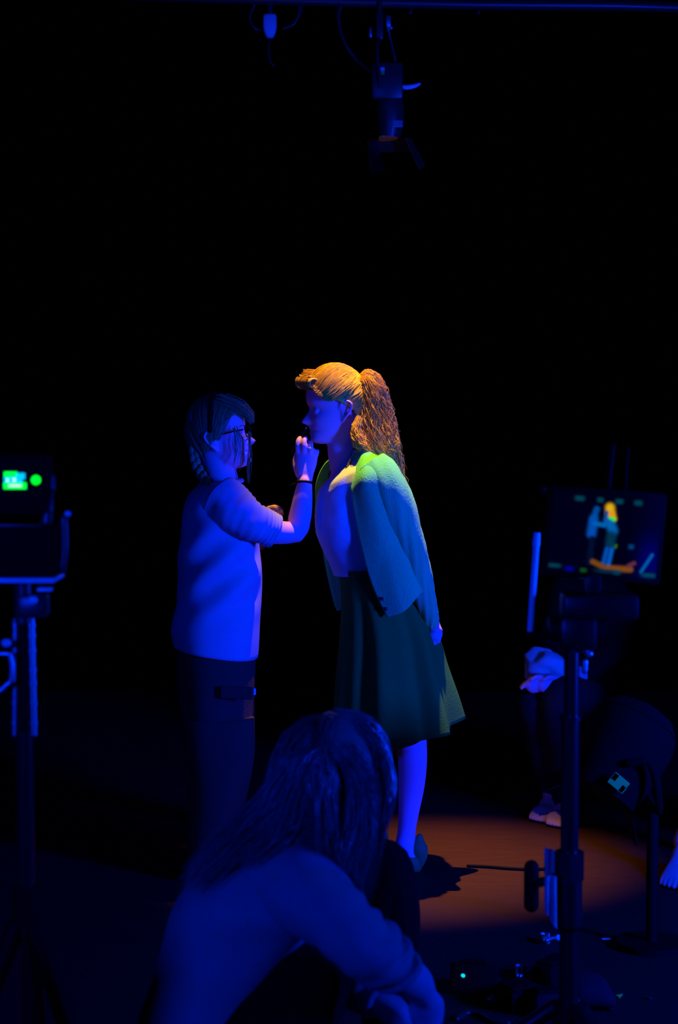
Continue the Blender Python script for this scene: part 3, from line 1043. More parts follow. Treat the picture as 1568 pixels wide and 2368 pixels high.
# stool
st = thing('stool', V((p(1362, 1700, .17).x, SY + .17, 0)), 'low dark stool under the seated barefoot person', 'stool')
bm = bmesh.new(); q = WLOC[st.name]
cyl(bm, V((q.x, q.y, .235)), V((q.x, q.y, .27)), .17)
obj('seat', bm, M['plastic'], st, smooth='auto')
for i in range(4):
    a = PI / 4 + i * PI / 2
    bm = bmesh.new()
    cyl(bm, V((q.x + .19 * cos(a), q.y + .19 * sin(a), 0)), V((q.x + .12 * cos(a), q.y + .12 * sin(a), .24)), .013, n=12)
    obj('leg', bm, M['metal_black'], st, smooth='auto')

# ================================================================ person seated at the right edge
RY = 5.95
rp = thing('person', V((P(1780, 1184, RY).x, RY + .3, 0)), 'barefoot person in dark skirt, only one foot showing at the right edge', 'person')
p = lambda x, y, d=0.: P(x, y, RY + d)
bm = bmesh.new()
H = frame(P(1800, 1290, RY + .35), V((-.9, -.3, -.1)))
head(bm, H)
tube(bm, [(p(1806, 1340, .37), .05), (p(1808, 1390, .38), .055), (p(1806, 1450, .38), .08)], n=22)
loft(bm, [sec((1735, 1430), (1880, 1430), RY + .37, .08), sec((1720, 1520), (1890, 1520), RY + .37, .11), sec((1735, 1620), (1880, 1620), RY + .37, .11), sec((1720, 1710), (1890, 1710), RY + .37, .13), sec((1750, 1780), (1870, 1780), RY + .37, .1)], n=32)
ank = V((P(1588, 1184, RY + .02).x, RY + .02, .115))
ank2 = V((P(1720, 1184, RY + .1).x, RY + .1, .1))
limb(bm, [(p(1800, 1720, .35), .08), (p(1690, 1690, .1), .056), (p(1640, 1830, .06), .048), (ank, .034)])
limb(bm, [(p(1830, 1720, .35), .08), (p(1775, 1690, .05), .056), (p(1745, 1830, .06), .048), (ank2, .034)])
def foot2(bm, an, d):
    foot(bm, an, d)


foot(bm, ank, V((-.42, -1, 0)))
foot(bm, ank2, V((-.4, -1, 0)))
for sd in (-1, 1):
    limb(bm, [(p(1806 + sd * 70, 1450, .37), .05), (p(1790 + sd * 84, 1560, .3), .041), (p(1740 + sd * 50, 1640, .1), .033), (p(1715 + sd * 30, 1655, .02), .025)])
    hp = p(1715 + sd * 30, 1655, .02)
    tube(bm, [(hp, .026), (hp + V((-.03, -.03, 0)), .036), (hp + V((-.06, -.05, -.005)), .034)], n=14, flat=.6)
    for k in range(4):
        finger(bm, [hp + V((-.055, -.05 + .012 * k, 0)), hp + V((-.085, -.06 + .014 * k, 0)), hp + V((-.105, -.06 + .014 * k, -.02))], .008)
    finger(bm, [hp + V((-.02, -.045, .02)), hp + V((-.05, -.07, .025)), hp + V((-.07, -.075, .015))], .009)
obj('body', bm, M['skin_pale'], rp, voxel=.0035)
bm = bmesh.new()
loft(bm, [sec((1770, 1412), (1845, 1412), RY + .37, .065), sec((1730, 1430), (1885, 1430), RY + .37, .1), sec((1706, 1520), (1905, 1520), RY + .37, .14), sec((1715, 1720), (1900, 1720), RY + .37, .16)], n=40, cap=False, disp=trd)
for sd in (-1, 1):
    tube(bm, [(p(1806 + sd * 60, 1450, .37), .07), (p(1790 + sd * 84, 1560, .3), .056), (p(1740 + sd * 54, 1635, .11), .046)], n=24, disp=trd)
obj('jacket', bm, M['navy'], rp)
bm = bmesh.new()
tube(bm, [(p(1805, 1710, .37), .2), (p(1730, 1700, .18), .165), (p(1690, 1750, .1), .13), (p(1665, 1830, .08), .115), (p(1655, 1880, .07), .12)], n=48, steps=8, rnd=False, disp=lambda q, th, t: wr(q, 9, .02) + .012 * t * cos(6 * th))
obj('skirt', bm, M['navy'], rp)
bm = bmesh.new()
ball(bm, H(-.012, 0, .012), .108, 24, 16)
obj('hair', bm, M['brown'], rp)
bxo = thing('equipment_case', V((P(1850, 1184, RY + .42).x, RY + .42, 0)), 'black case used as a seat at the right edge', 'case')
q = WLOC[bxo.name]
bm = bmesh.new(); box(bm, V((q.x, q.y, .09)), (.42, .36, .18), bev=.01)
obj('body', bm, M['plastic'], bxo, smooth='auto')
bm = bmesh.new(); box(bm, V((q.x, q.y, .195)), (.43, .37, .03), bev=.008)
obj('lid', bm, M['metal_black'], bxo, smooth='auto')

# ================================================================ tripod with monitor, right
TY = 3.7
q = FL(1322, TY)
tri = thing('tripod', q, 'black camera tripod with centre crank carrying the monitor', 'tripod')
p = lambda x, y, d=0.: P(x, y, TY + d)
X0 = q.x
def zz(y):
    return P(784, y, TY).z


bm = bmesh.new(); cyl(bm, V((X0, TY, zz(2140))), V((X0, TY, zz(1660))), .0185, n=32)
cyl(bm, V((X0, TY, zz(1665))), V((X0, TY, zz(1655))), .0225, n=32)
col = obj('centre_column', bm, M['tripod_tube'], tri, smooth='auto')
bm = bmesh.new(); cyl(bm, V((X0 + .002, TY, zz(1660))), V((X0 + .002, TY, zz(1500))), .0155, n=32)
obj('inner_column', bm, M['tripod_tube'], tri, smooth='auto')
bm = bmesh.new()
cyl(bm, V((X0, TY, zz(2138))), V((X0, TY, zz(2030))), .0265, n=32)
cyl(bm, V((X0, TY, zz(2035))), V((X0, TY, zz(1968))), .030, n=8)
cyl(bm, V((X0, TY, zz(2155))), V((X0, TY, zz(2138))), .018, .0265, n=32)
obj('collar', bm, M['metal_black'], tri, smooth='auto')
bm = bmesh.new()
tube(bm, [(V((X0 - .01, TY - .01, zz(2020))), .013), (V((X0 - .05, TY - .02, zz(2032))), .010), (V((X0 - .075, TY - .02, zz(2036))), .011)], n=14)
cr_ = obj('crank_arm', bm, M['metal_black'], tri)
bm = bmesh.new(); tube(bm, [(V((X0 - .079, TY - .022, zz(2086))), .0155), (V((X0 - .079, TY - .022, zz(2000))), .0155)], n=20)
obj('grip', bm, M['rubber'], cr_)
bm = bmesh.new(); cyl(bm, V((X0, TY, zz(2420))), V((X0, TY, zz(2140))), .0195, n=32)
obj('lower_column', bm, M['metal_black'], tri, smooth='auto')
for i in range(3):
    a = -PI / 2 + .5 + i * 2 * PI / 3
    d = V((cos(a), sin(a), 0))
    bm = bmesh.new()
    tube(bm, [(V((X0, TY, zz(2330))) + d * .03, .017), (V((X0, TY, 0)) + d * .42 + V((0, 0, .02)), .013)], n=14)
    lg = obj('leg', bm, M['metal_black'], tri)
    bm = bmesh.new(); ball(bm, V((X0, TY, 0)) + d * .425 + V((0, 0, .018)), .018)
    obj('foot', bm, M['rubber'], lg)
bm = bmesh.new(); cyl(bm, V((X0, TY, zz(2390))), V((X0, TY, zz(2320))), .032, .036, n=24)
obj('leg_spider', bm, M['metal_black'], tri, smooth='auto')
# head
bm = bmesh.new()
box(bm, V((X0 + .012, TY, zz(1462))), (.075, .075, .07), bev=.012)
cyl(bm, V((X0 + .012, TY, zz(1505))), V((X0 + .012, TY, zz(1490))), .034, n=28)
cyl(bm, V((X0 - .045, TY, zz(1455))), V((X0 + .065, TY, zz(1455))), .026, n=28)
obj('fluid_head', bm, M['metal_black'], tri, smooth='auto')
bm = bmesh.new()
tube(bm, [(p(1358, 1480), .006), (p(1357, 1508), .007)], n=12); ball(bm, p(1363, 1512), .0075)
tube(bm, [(p(1353, 1530), .006), (p(1352, 1552), .006)], n=12)
obj('lock_lever', bm, M['chrome'], tri)
bm = bmesh.new(); box(bm, p(1385, 1400), (.15, .09, .05), bev=.008)
box(bm, p(1372, 1352), (.03, .03, .04), bev=.004)
obj('mount_plate', bm, M['metal_black'], tri, smooth='auto')

# monitor
mc = p(1399, 1237)
mon = thing('monitor', mc, 'small camera monitor showing the lit couple, on the right tripod', 'monitor')
xr = (p(1523, 1325) - p(1275, 1305)).normalized()      # to the right along the screen
yr = (p(1275, 1305) - p(1280, 1130)); yr = (yr - xr * yr.dot(xr)).normalized()
rot = Matrix((xr, -xr.cross(yr) * -1, yr * -1)).transposed()
nrm = xr.cross(yr); nrm = nrm if nrm.y < 0 else -nrm
rot = Matrix((xr, nrm, -yr)).transposed()
W_, H_ = S(252, TY), S(188, TY)
bm = bmesh.new(); box(bm, mc - nrm * .018, (W_ + .02, .03, H_ + .022), rot, .006)
obj('housing', bm, M['plastic'], mon, smooth='auto')
# picture on the screen: (x, y) in 0..1 from the top left
def scr(x, y):
    c = [0, 0, .0025 + .018 * max(0, (x - .7) / .3) ** 1.5]
    def blob(cx, cy, rx, ry, col, k=1., pw=4):
        d = ((x - cx) / rx) ** pw + ((y - cy) / ry) ** pw
        w = math.exp(-d) * k
        for i in range(3):
            c[i] = c[i] * (1 - w) + col[i] * w
    def seg(x0, y0, x1, y1, r, col):
        dx, dy = (x1 - x0), (y1 - y0) * .75
        L = dx * dx + dy * dy
        t = max(0, min(1, ((x - x0) * dx + (y - y0) * .75 * dy) / L))
        d = math.hypot(x - x0 - t * dx, (y - y0) * .75 - t * dy) / r
        w = math.exp(-d ** 4)
        for i in range(3):
            c[i] = c[i] * (1 - w) + col[i] * w
    blue, cy = (0, .07, .42), (0, .11, .42)
    blob(.93, .78, .10, .25, (0, 0, .13), 1, 2)
    seg(.405, .19, .375, .34, .028, (0, .06, .30))
    seg(.385, .32, .375, .50, .043, blue)
    seg(.40, .37, .49, .38, .022, cy)
    seg(.385, .56, .38, .85, .03, (0, .004, .02))
    seg(.525, .16, .535, .25, .042, (.75, .42, .0))
    seg(.545, .23, .565, .29, .03, (.75, .3, .0))
    seg(.50, .22, .49, .33, .018, (0, .06, .28))
    seg(.53, .33, .57, .44, .045, cy)
    seg(.54, .29, .575, .30, .016, (0, .8, .02))
    seg(.56, .50, .555, .62, .046, (0, .03, .07))
    seg(.61, .62, .605, .64, .014, (.02, .13, 0))
    seg(.53, .67, .51, .84, .02, blue)
    seg(.575, .67, .555, .86, .02, (0, .09, .5))
    seg(.41, .84, .52, .90, .025, (.17, .055, 0))
    seg(.55, .905, .76, .90, .028, (.2, .06, 0))
    seg(.74, .86, .79, .82, .02, (.11, .025, .04))
    seg(.86, .92, .95, .70, .014, (0, .1, .40))
    blob(.75, .62, .026, .03, (0, .04, .17))
    for cx, wd in ((.24, .045), (.43, .03), (.605, .037), (.78, .037)):
        blob(cx, .075 - .0 * cx, wd, .032, (0, .045, .075))
    blob(.06, .925, .06, .026, (0, .04, .07)); blob(.20, .95, .04, .03, (0, 0, .25)); blob(.33, .955, .03, .026, (.005, .06, 0))
    blob(.56, .945, .12, .028, (0, .02, .045)); blob(.64, .95, .03, .03, (0, .04, .08)); blob(.935, .955, .07, .026, (0, .05, .09))
    return c


bm = bmesh.new()
NX, NY = 120, 92
lay = bm.loops.layers.color.new('picture') if False else bm.loops.layers.float_color.new('picture')
g = [[bm.verts.new(mc + xr * (W_ * (i / NX - .5)) + yr * (H_ * (j / NY - .5)) + nrm * .0005) for i in range(NX + 1)] for j in range(NY + 1)]
for j in range(NY):
    for i in range(NX):
        f = bm.faces.new((g[j][i], g[j][i + 1], g[j + 1][i + 1], g[j + 1][i]))
        for l, (a, b) in zip(f.loops, ((i, j), (i + 1, j), (i + 1, j + 1), (i, j + 1))):
            l[lay] = (*scr(a / NX, b / NY), 1)
m = bpy.data.materials.new('screen_picture'); m.use_nodes = True
b_ = m.node_tree.nodes['Principled BSDF']
at = m.node_tree.nodes.new('ShaderNodeVertexColor'); at.layer_name = 'picture'
m.node_tree.links.new(at.outputs['Color'], b_.inputs['Emission Color'])
b_.inputs['Emission Strength'].default_value = 1.; b_.inputs['Base Color'].default_value = (.003, .003, .003, 1); b_.inputs['Roughness'].default_value = .4
b_.inputs['Specular IOR Level'].default_value = .1
obj('screen', bm, m, mon, smooth=False)
for x0, y0, x1, y1, r in ((1410, 1088, 1417, 1032, .006), (1449, 1080, 1452, 1036, .003)):
    bm = bmesh.new(); tube(bm, [(p(x0 - 3, y0 + 58, .03), r * .7), (p(x0, y0, .03), r), (p(x1, y1, .03), r)], n=12)
    obj('antenna', bm, M['plastic'], mon)
bm = bmesh.new(); ball(bm, p(1262, 1132, .02), (.012, .012, .012)); cyl(bm, p(1264, 1132, .02), p(1284, 1150, .02), .006, n=12)
obj('knob', bm, M['metal_black'], mon)

# pan handle of the tripod, folded up beside the monitor
b0, t0 = p(1226, 1462), p(1240, 1262)
bm = bmesh.new(); tube(bm, [(V((X0 - .04, TY, zz(1456))), .008), (p(1270, 1470), .008), (p(1226, 1466), .0085)], n=14)
ph = obj('pan_handle', bm, M['rubber'], tri)
bm = bmesh.new(); cyl(bm, b0, t0, .0062, n=20); obj('bar', bm, M['plate'], ph, smooth='auto')
bm = bmesh.new(); cyl(bm, t0, p(1242, 1232), .0078, .0065, n=20); obj('end_cap', bm, M['plate'], ph, smooth='auto')
bm = bmesh.new()
def tw(q, u, v):
    return V((0, wr(q, 20, .006) - .006 * sin(9 * v), 0))
patch(bm, [[p(1260 + 8 * k, 1958 + 3 * k, .012 + .004 * (k % 2)) for k in range(5)], [p(1260 + 7 * k, 2000, .010) for k in range(5)], [p(1260 + 7 * k, 2024, .0) for k in range(5)], [p(1261 + 6 * k, 2030, -.034) for k in range(5)],
           [p(1260 + 6 * k, 2060, -.045) for k in range(5)], [p(1261 + 6 * k, 2096 + 8 * k, -.047) for k in range(5)], [p(1262 + 6 * k, 2108 + 10 * k, -.047) for k in range(5)]], su=5, sv=5, disp=tw)
tag(obj('cleaning_cloth', bm, M['cloth'], solid=.002), 'narrow cloth hanging over the crank arm of the right tripod', 'cloth')

# stage lamp with a sticker, right
KY = 5.15
q = FL(1516, KY)
lamp = thing('stage_lamp', q, 'black stage lamp on low stand with pale rectangular sticker, bottom right', 'lamp')
p = lambda x, y, d=0.: P(x, y, KY + d)
ca, cb = p(1478, 1668, .03), p(1385, 1835, -.03)
bm = bmesh.new(); tube(bm, [(ca, .115), (ca.lerp(cb, .2), .128), (ca.lerp(cb, .6), .122), (cb, .105)], n=40, steps=4, rnd=False)
cyl(bm, ca + (ca - cb) * .15, ca, .085, .118, n=40)
hd = obj('housing', bm, M['black'], lamp, smooth='auto')
bm = bmesh.new(); cyl(bm, ca + (ca - cb) * .2, ca + (ca - cb) * .15, .05, n=30); obj('back_cap', bm, M['black'], hd, smooth='auto')
dirn = (cb - ca).normalized()
sdv = dirn.cross(V((0, -1, 0))).normalized()
for k, (s_, l_) in enumerate(((sdv, .07), (-sdv, .06))):
    bm = bmesh.new()
    a = cb + s_ * .1; b = a + dirn * l_ + s_ * .05
    w = V((0, -.09, 0))
    vs = [bm.verts.new(x) for x in (a + w, a - w, b - w * .8, b + w * .8)]
    bm.faces.new(vs)
    obj('barn_door', bm, M['black'], lamp, solid=.004, smooth=False)
# sticker, slightly proud of the housing
sc_ = ca.lerp(cb, .78) + V((.01, -.134, .012))
rx = Matrix.Rotation(math.radians(40), 3, 'Y')
bm = bmesh.new(); box(bm, sc_, (.052, .003, .036), rx, .0012); box(bm, sc_ + V((-.010, 0, .016)), (.016, .003, .022), rx, .001); box(bm, sc_ + V((.010, 0, -.018)), (.016, .003, .022), rx, .001)
obj('sticker', bm, M['label'], hd, smooth=False, label='pale sticker')
ax0 = ca.lerp(cb, .45)
bm = bmesh.new()
base = V((q.x, KY + .06, .62))
for s_ in (-1, 1):
    tube(bm, [(ax0 + V((.0, s_ * .14, 0)), .012), (V((ax0.x + .06, KY + s_ * .145, .55)), .012), (V((q.x, KY + s_ * .1, .42)), .012), (V((q.x, KY, .40)), .012)], n=10)
obj('yoke', bm, M['black'], lamp)
bm = bmesh.new(); cyl(bm, V((q.x, KY, .015)), V((q.x, KY, .41)), .017, n=20); obj('pole', bm, M['rubber'], lamp, smooth='auto')
bm = bmesh.new(); cyl(bm, V((q.x, KY, 0)), V((q.x, KY, .02)), .10, n=40); obj('base_plate', bm, M['rubber'], lamp, smooth='auto')

# ================================================================ camera on tripod, left edge
GY = 3.2
p = lambda x, y, d=0.: P(x, y, GY + d)
q = FL(52, GY)
tr2 = thing('tripod', q, 'dark tripod with bright metal top plate at the left edge', 'tripod')
X1 = q.x
zg = lambda y: P(784, y, GY).z
bm = bmesh.new(); box(bm, p(15, 1336), (S(246, GY), .12, .0085), bev=.0025); obj('top_plate', bm, M['plate'], tr2, smooth='auto')
bm = bmesh.new(); box(bm, p(104, 1363, -.03), (S(34, GY), .02, .006), bev=.002); obj('quick_release', bm, M['plate'], tr2, smooth='auto')
bm = bmesh.new(); cyl(bm, V((X1, GY, zg(1440))), V((X1, GY, zg(1342))), .0155, n=28); box(bm, V((X1 + .018, GY, zg(1400))), (.05, .05, .04), bev=.006); obj('fluid_head', bm, M['tube_black'], tr2, smooth='auto')
for x, y, r in ((76, 1388, .0075), (15, 1487, .0073)):
    bm = bmesh.new(); ball(bm, p(x, y, -.035), (r * 1.2, r, r)); obj('knob', bm, M['plate'], tr2)
for dx in (-1, 1):
    bm = bmesh.new()
    cyl(bm, V((X1 + dx * .0165, GY, zg(1700))), V((X1 + dx * .0135, GY, zg(1430))), .006, n=16)
    for y in (1442, 1466, 1500, 1545, 1575, 1622, 1668):
        cyl(bm, V((X1 + dx * (.0135 + .003 * (y - 1430) / 270), GY, zg(y + 7))), V((X1 + dx * (.0135 + .003 * (y - 1430) / 270), GY, zg(y))), .0078, n=16)
    obj('tube', bm, M['chrome'], tr2, smooth='auto')
bm = bmesh.new(); cyl(bm, V((X1, GY, zg(2120))), V((X1, GY, zg(1690))), .0155, n=28); obj('centre_column', bm, M['tripod_tube'], tr2, smooth='auto')
bm = bmesh.new(); cyl(bm, V((X1, GY, .28)), V((X1, GY, zg(1440))), .009, n=20); obj('inner_column', bm, M['rubber'], tr2, smooth='auto')
bm = bmesh.new(); cyl(bm, V((X1, GY, zg(2160))), V((X1, GY, zg(2050))), .024, n=28); obj('collar', bm, M['rubber'], tr2, smooth='auto')
for i in range(3):
    a = PI / 2 + i * 2 * PI / 3
    d = V((cos(a), sin(a), 0))
    bm = bmesh.new(); tube(bm, [(V((X1, GY, zg(2140))) + d * .02, .017), (V((X1, GY, 0)) + d * .26 + V((0, 0, .016)), .013)], n=12)
    obj('leg', bm, M['rubber'], tr2)
bm = bmesh.new(); tube(bm, [(p(22, 1512, -.03), .0045), (p(27, 1540, -.03), .0045), (p(26, 1572, -.03), .0045), (p(14, 1585, -.03), .0045), (p(-4, 1600, -.03), .0045), (p(-30, 1610, -.03), .0045)], n=12, steps=6)
tube(bm, [(p(22, 1512, -.03), .0045), (p(4, 1512, -.03), .0045), (p(-20, 1515, -.03), .0045)], n=12, steps=4)
obj('pan_handle', bm, M['chrome'], tr2)

vc = thing('video_camera', p(20, 1332), 'black video camera with glowing green display at the left edge', 'camera')
bm = bmesh.new(); box(bm, p(10, 1270, .02), (S(270, GY), .14, S(122, GY)), bev=.008); obj('body', bm, M['plastic'], vc, smooth='auto')
bm = bmesh.new(); box(bm, p(10, 1262, -.053), (S(215, GY), .006, S(86, GY)), bev=.002); obj('side_screen', bm, M['plastic'], vc, smooth='auto')
bm = bmesh.new(); box(bm, p(30, 1215, -.05), (S(130, GY), .010, .0045), bev=.0015); obj('trim_rail', bm, M['tube_black'], vc, smooth='auto')
bm = bmesh.new(); box(bm, p(20, 1120, .0), (S(190, GY), .09, S(140, GY)), bev=.01); vf = obj('rear_module', bm, M['plastic'], vc, smooth='auto')
Gm, Cm, Wm = emit('green_display_glow', (0, 1, 0), 1.6), emit('cyan_display_glow', (0, .55, 1), 1.2), emit('white_display_glow', (.7, 1, 1), 1.4)
def glow(nm, x0, y0, x1, y1, m, e=-.0475):
    bm = bmesh.new(); a, b = p(x0, y0, e), p(x1, y1, e)
    box(bm, (a + b) / 2, (abs(b.x - a.x), .002, abs(b.z - a.z)), bev=.0008)
    return obj(nm, bm, m, vf, smooth=False)
glow('display_bar', 9, 1091, 40, 1104, Gm)
glow('display_bar', 8, 1116, 61, 1131, Gm)
glow('display_field', 9, 1104, 52, 1116, Cm)
glow('display_field', 34, 1094, 58, 1108, Cm)
glow('display_mark', 20, 1121, 50, 1125, Wm, -.0495)
glow('display_mark', 30, 1107, 36, 1113, Wm, -.0495)
glow('display_mark', 15, 1108, 20, 1113, Wm, -.0495)
bm = bmesh.new(); ball(bm, p(83, 1110, -.046), (.0082, .003, .0082), 20, 12); obj('indicator_light', bm, emit('green_indicator', (0, 1, 0), 1.5), vf)
bm = bmesh.new(); tube(bm, [(p(108, 1210, -.02), .012), (p(112, 1170, -.02), .009), (p(118, 1140, -.015), .0055)], n=14); tube(bm, [(p(122, 1130, -.02), .005), (p(123, 1100, -.02), .003)], n=10); obj('handle_bracket', bm, M['tube_black'], vc)
bm = bmesh.new(); ball(bm, p(157, 1188, -.03), (.0055, .005, .005)); cyl(bm, p(157, 1188, -.025), p(150, 1195, .02), .0035, n=12); obj('screw_knob', bm, M['plate'], vc)
bm = bmesh.new(); tube(bm, [(p(148, 1200, -.02), .0075), (p(149, 1270, -.02), .0075), (p(143, 1318, -.02), .0075)], n=12); obj('side_handle', bm, M['tube_black'], vc)

# pale cloth bag, bottom-left corner
BY = 2.75
p = lambda x, y, d=0.: P(x, y, BY + d)
def bd(q, th, t):
    return wr(q, 12, .025) + wr(q, 30, .008)


bm = bmesh.new()
c_ = p(-95, 2400)
loft(bm, [(V((c_.x, BY, .0)), V((.10, 0, 0)), V((0, .09, 0))), (V((c_.x, BY, .1)), V((.105, 0, 0)), V((0, .095, 0))), (V((c_.x - .01, BY, .35)), V((.085, 0, 0)), V((0, .08, 0))), (V((c_.x - .02, BY, .56)), V((.06, 0, 0)), V((0, .06, 0))), (V((c_.x - .02, BY, .70)), V((.055, 0, 0)), V((0, .03, 0))), (V((c_.x - .02, BY, .745)), V((.035, 0, 0)), V((0, .012, 0)))], n=44, steps=8, disp=bd)
tag(obj('cloth_bag', bm, M['cloth']), 'crumpled pale cloth bag in the bottom left corner beside the tripod', 'bag')

# ================================================================ things on the floor, bottom right
EY = 4.75
p = lambda x, y, d=0.: P(x, y, EY + d)
cs = thing('equipment_case', FL(1100, EY), 'small black upright case with cyan indicator light, bottom right of centre', 'case')
q = WLOC[cs.name]
ztop = P(1100, 2232, EY).z
bm = bmesh.new(); box(bm, V((q.x, EY, ztop / 2)), (S(108, EY), .07, ztop), bev=.008); obj('body', bm, M['black'], cs, smooth='auto')
bm = bmesh.new(); tube(bm, [(V((q.x - .03, EY, ztop - .003)), .005), (V((q.x - .028, EY, ztop + .012)), .005), (V((q.x + .028, EY, ztop + .012)), .005), (V((q.x + .03, EY, ztop - .003)), .005)], n=8); obj('handle', bm, M['black'], cs)
bm = bmesh.new(); ball(bm, p(1071, 2256, -.036), (.006, .002, .005), 14, 10, Matrix.Rotation(.6, 3, 'Y')); obj('indicator_light', bm, emit('cyan_indicator', (0, .75, .85), 1.1), cs)

def clamp(px, py, Y, ang, lab, L=.07, z=None):
    c = FL(px, Y, .016) if z is None else FL(px, Y, z)
    r = Matrix.Rotation(ang, 3, 'Z')
    t = thing('spring_clamp', V((c.x, c.y, 0)), lab, 'clamp', 'metal clamps on the floor')
    for s_ in (-1, 1):
        bm = bmesh.new()
        tube(bm, [(c + r @ V((-L * .5, s_ * .004, 0)), .005), (c + r @ V((0, s_ * .012, .002)), .006), (c + r @ V((L * .5, s_ * .022, .0)), .005)], n=10)
        obj('jaw', bm, M['chrome'], t)
    bm = bmesh.new(); cyl(bm, c + r @ V((0, 0, -.014)), c + r @ V((0, 0, .016)), .008, n=14)
    obj('spring', bm, M['chrome'], t, smooth='auto')
    for s_ in (-1, 1):
        bm = bmesh.new(); ball(bm, c + r @ V((L * .55, s_ * .024, 0)), (.011, .009, .009), rot=r); obj('tip', bm, M['plate'], t)


def fy(y):
    """distance at which the floor meets pixel row y"""
    d = FW + UP * ((1184 - y) / 4260)
    return -1.5 / d.z * d.y


clamp(1213, 2240, fy(2262), 1.2, 'bright metal clamp right of the case with cyan light')
clamp(1187, 2270, fy(2300), 2.2, 'small metal clamp between the case and the tripod, nearer the viewer', .05)
clamp(1272, 2183, fy(2183), 1.1, 'single metal clamp beside the tripod column', .04)
clamp(1150, 2300, fy(2325), .4, 'metal clamp lying against the front of the black case', .04)
def dark_block(px, Y, w, d, h, rz, nm, lab, cat, m='rubber'):
    c = FL(px, Y)
    t = thing(nm, c, lab, cat)
    r = Matrix.Rotation(rz, 3, 'Z')
    bm = bmesh.new(); box(bm, c + V((0, 0, h / 2)), (w, d, h), r, min(w, d, h) * .12); obj('body', bm, M[m], t, smooth='auto')
    bm = bmesh.new(); box(bm, c + V((0, 0, h + .004)), (w * .8, d * .8, .008), r, .002); obj('lid', bm, M['plastic'], t, smooth='auto')
    return t


dark_block(1205, 4.62, .10, .09, .055, .5, 'power_adapter', 'black power block on the floor between case and tripod', 'adapter', 'plastic')
dark_block(1283, 4.85, .06, .12, .05, -.6, 'battery', 'dark battery block beside the tripod foot', 'battery', 'plastic')
dark_block(1270, 4.56, .07, .06, .06, .2, 'lens_case', 'small dark lens case at the bottom edge beside the tripod', 'case', 'navy')
# sandbag-like wedge
sb = FL(1360, 4.62)
bm = bmesh.new(); loft(bm, [(sb + V((-.05, 0, .03)), V((0, .04, 0)), V((0, 0, .03))), (sb + V((-.02, 0, .045)), V((0, .07, 0)), V((0, 0, .045))), (sb + V((.04, 0, .04)), V((0, .06, 0)), V((0, 0, .04))), (sb + V((.075, 0, .02)), V((0, .04, 0)), V((0, 0, .018)))], n=20, steps=5, disp=lambda q, th, t: wr(q, 25, .006))
tag(obj('sandbag', bm, M['navy']), 'small dark sandbag on the floor right of the tripod', 'sandbag')


def cable(nm, pts, r, m, lab):
    bm = bmesh.new()
    tube(bm, [(v, r) for v in pts], n=8, steps=10)
    return tag(obj(nm, bm, M[m]), lab, 'cable')


F_ = lambda x, y, z=.006: FL(x, fy(y), z)
cable('cable', [F_(1085, 2006), F_(1130, 2008), F_(1180, 2012), F_(1230, 2014), F_(1290, 2012)], .005, 'rubber', 'thin black cable across the orange pool of light')
cable('cable', [F_(1060, 2362), F_(1085, 2348), F_(1115, 2352), F_(1140, 2366), F_(1180, 2371)], .007, 'tube_black', 'coiled cable at the bottom edge before the black case')
cable('cable', [F_(1225, 2330), F_(1205, 2312), F_(1222, 2290), F_(1250, 2298), F_(1270, 2330), F_(1300, 2352)], .006, 'tube_black', 'looped cable between clamps and tripod')
for nm, px, py, m, w, lab, cat in (('paper_scrap', 1410, 2176, 'paper', .026, 'pale paper scrap on the floor, farthest right of the tripod', 'scrap'), ('tape_scrap', 1453, 2195, 'tube_black', .008, 'narrow tape scrap right of the pale paper scrap', 'scrap'),
                                  ('tape_scrap', 1441, 2308, 'leaf', .011, 'green scrap on the floor, bottom right', 'scrap'), ('paper_scrap', 1510, 2312, 'tube_black', .018, 'dim scrap right of the green one', 'scrap'),
                                  ('paper_scrap', 1424, 2338, 'tube_black', .012, 'dim scrap at the bottom edge below the green one', 'scrap')):
    c = FL(px, fy(py), .003)
    bm = bmesh.new(); box(bm, c, (w, .02 if nm == 'tape_scrap' else .012, .004), Matrix.Rotation(.4 + px, 3, 'Z'), .001)
    for v in bm.verts:
        v.co.z += .006 * abs(v.co.x - c.x) / w
    tag(obj(nm, bm, M[m], smooth=False), lab, cat)

# ================================================================ lighting grid
OY = 8.0
p = lambda x, y, d=0.: P(x, y, OY + d)
bm = bmesh.new()
tube(bm, [(V((-2.6, OY - .25, p(784, -12).z)), .024), (p(900, 6), .024), (p(1568, 17, .1), .024), (V((2.9, OY + .3, p(784, 28).z)), .024)], n=20, rnd=False)
tag(obj('grid_pipe', bm, M['tube_black']), 'long horizontal lighting pipe along the top edge', 'pipe')
sl = thing('spotlight', p(885, 160), 'black theatre spotlight hanging from the pipe above the couple', 'lamp')
bm = bmesh.new(); box(bm, p(895, 192), (.135, .13, .155), bev=.012); obj('lamp_house', bm, M['tube_black'], sl, smooth='auto')
bm = bmesh.new()
tube(bm, [(p(895, 228), .052), (p(900, 240), .060), (p(903, 275), .060), (p(900, 318), .050)], n=32, rnd=False)
obj('lens_tube', bm, M['tube_black'], sl, smooth='auto')
bm = bmesh.new(); ringtorus(bm, p(893, 231), V((.1, 0, 1)), .05, .007); obj('gel_slot', bm, M['chrome'], sl)
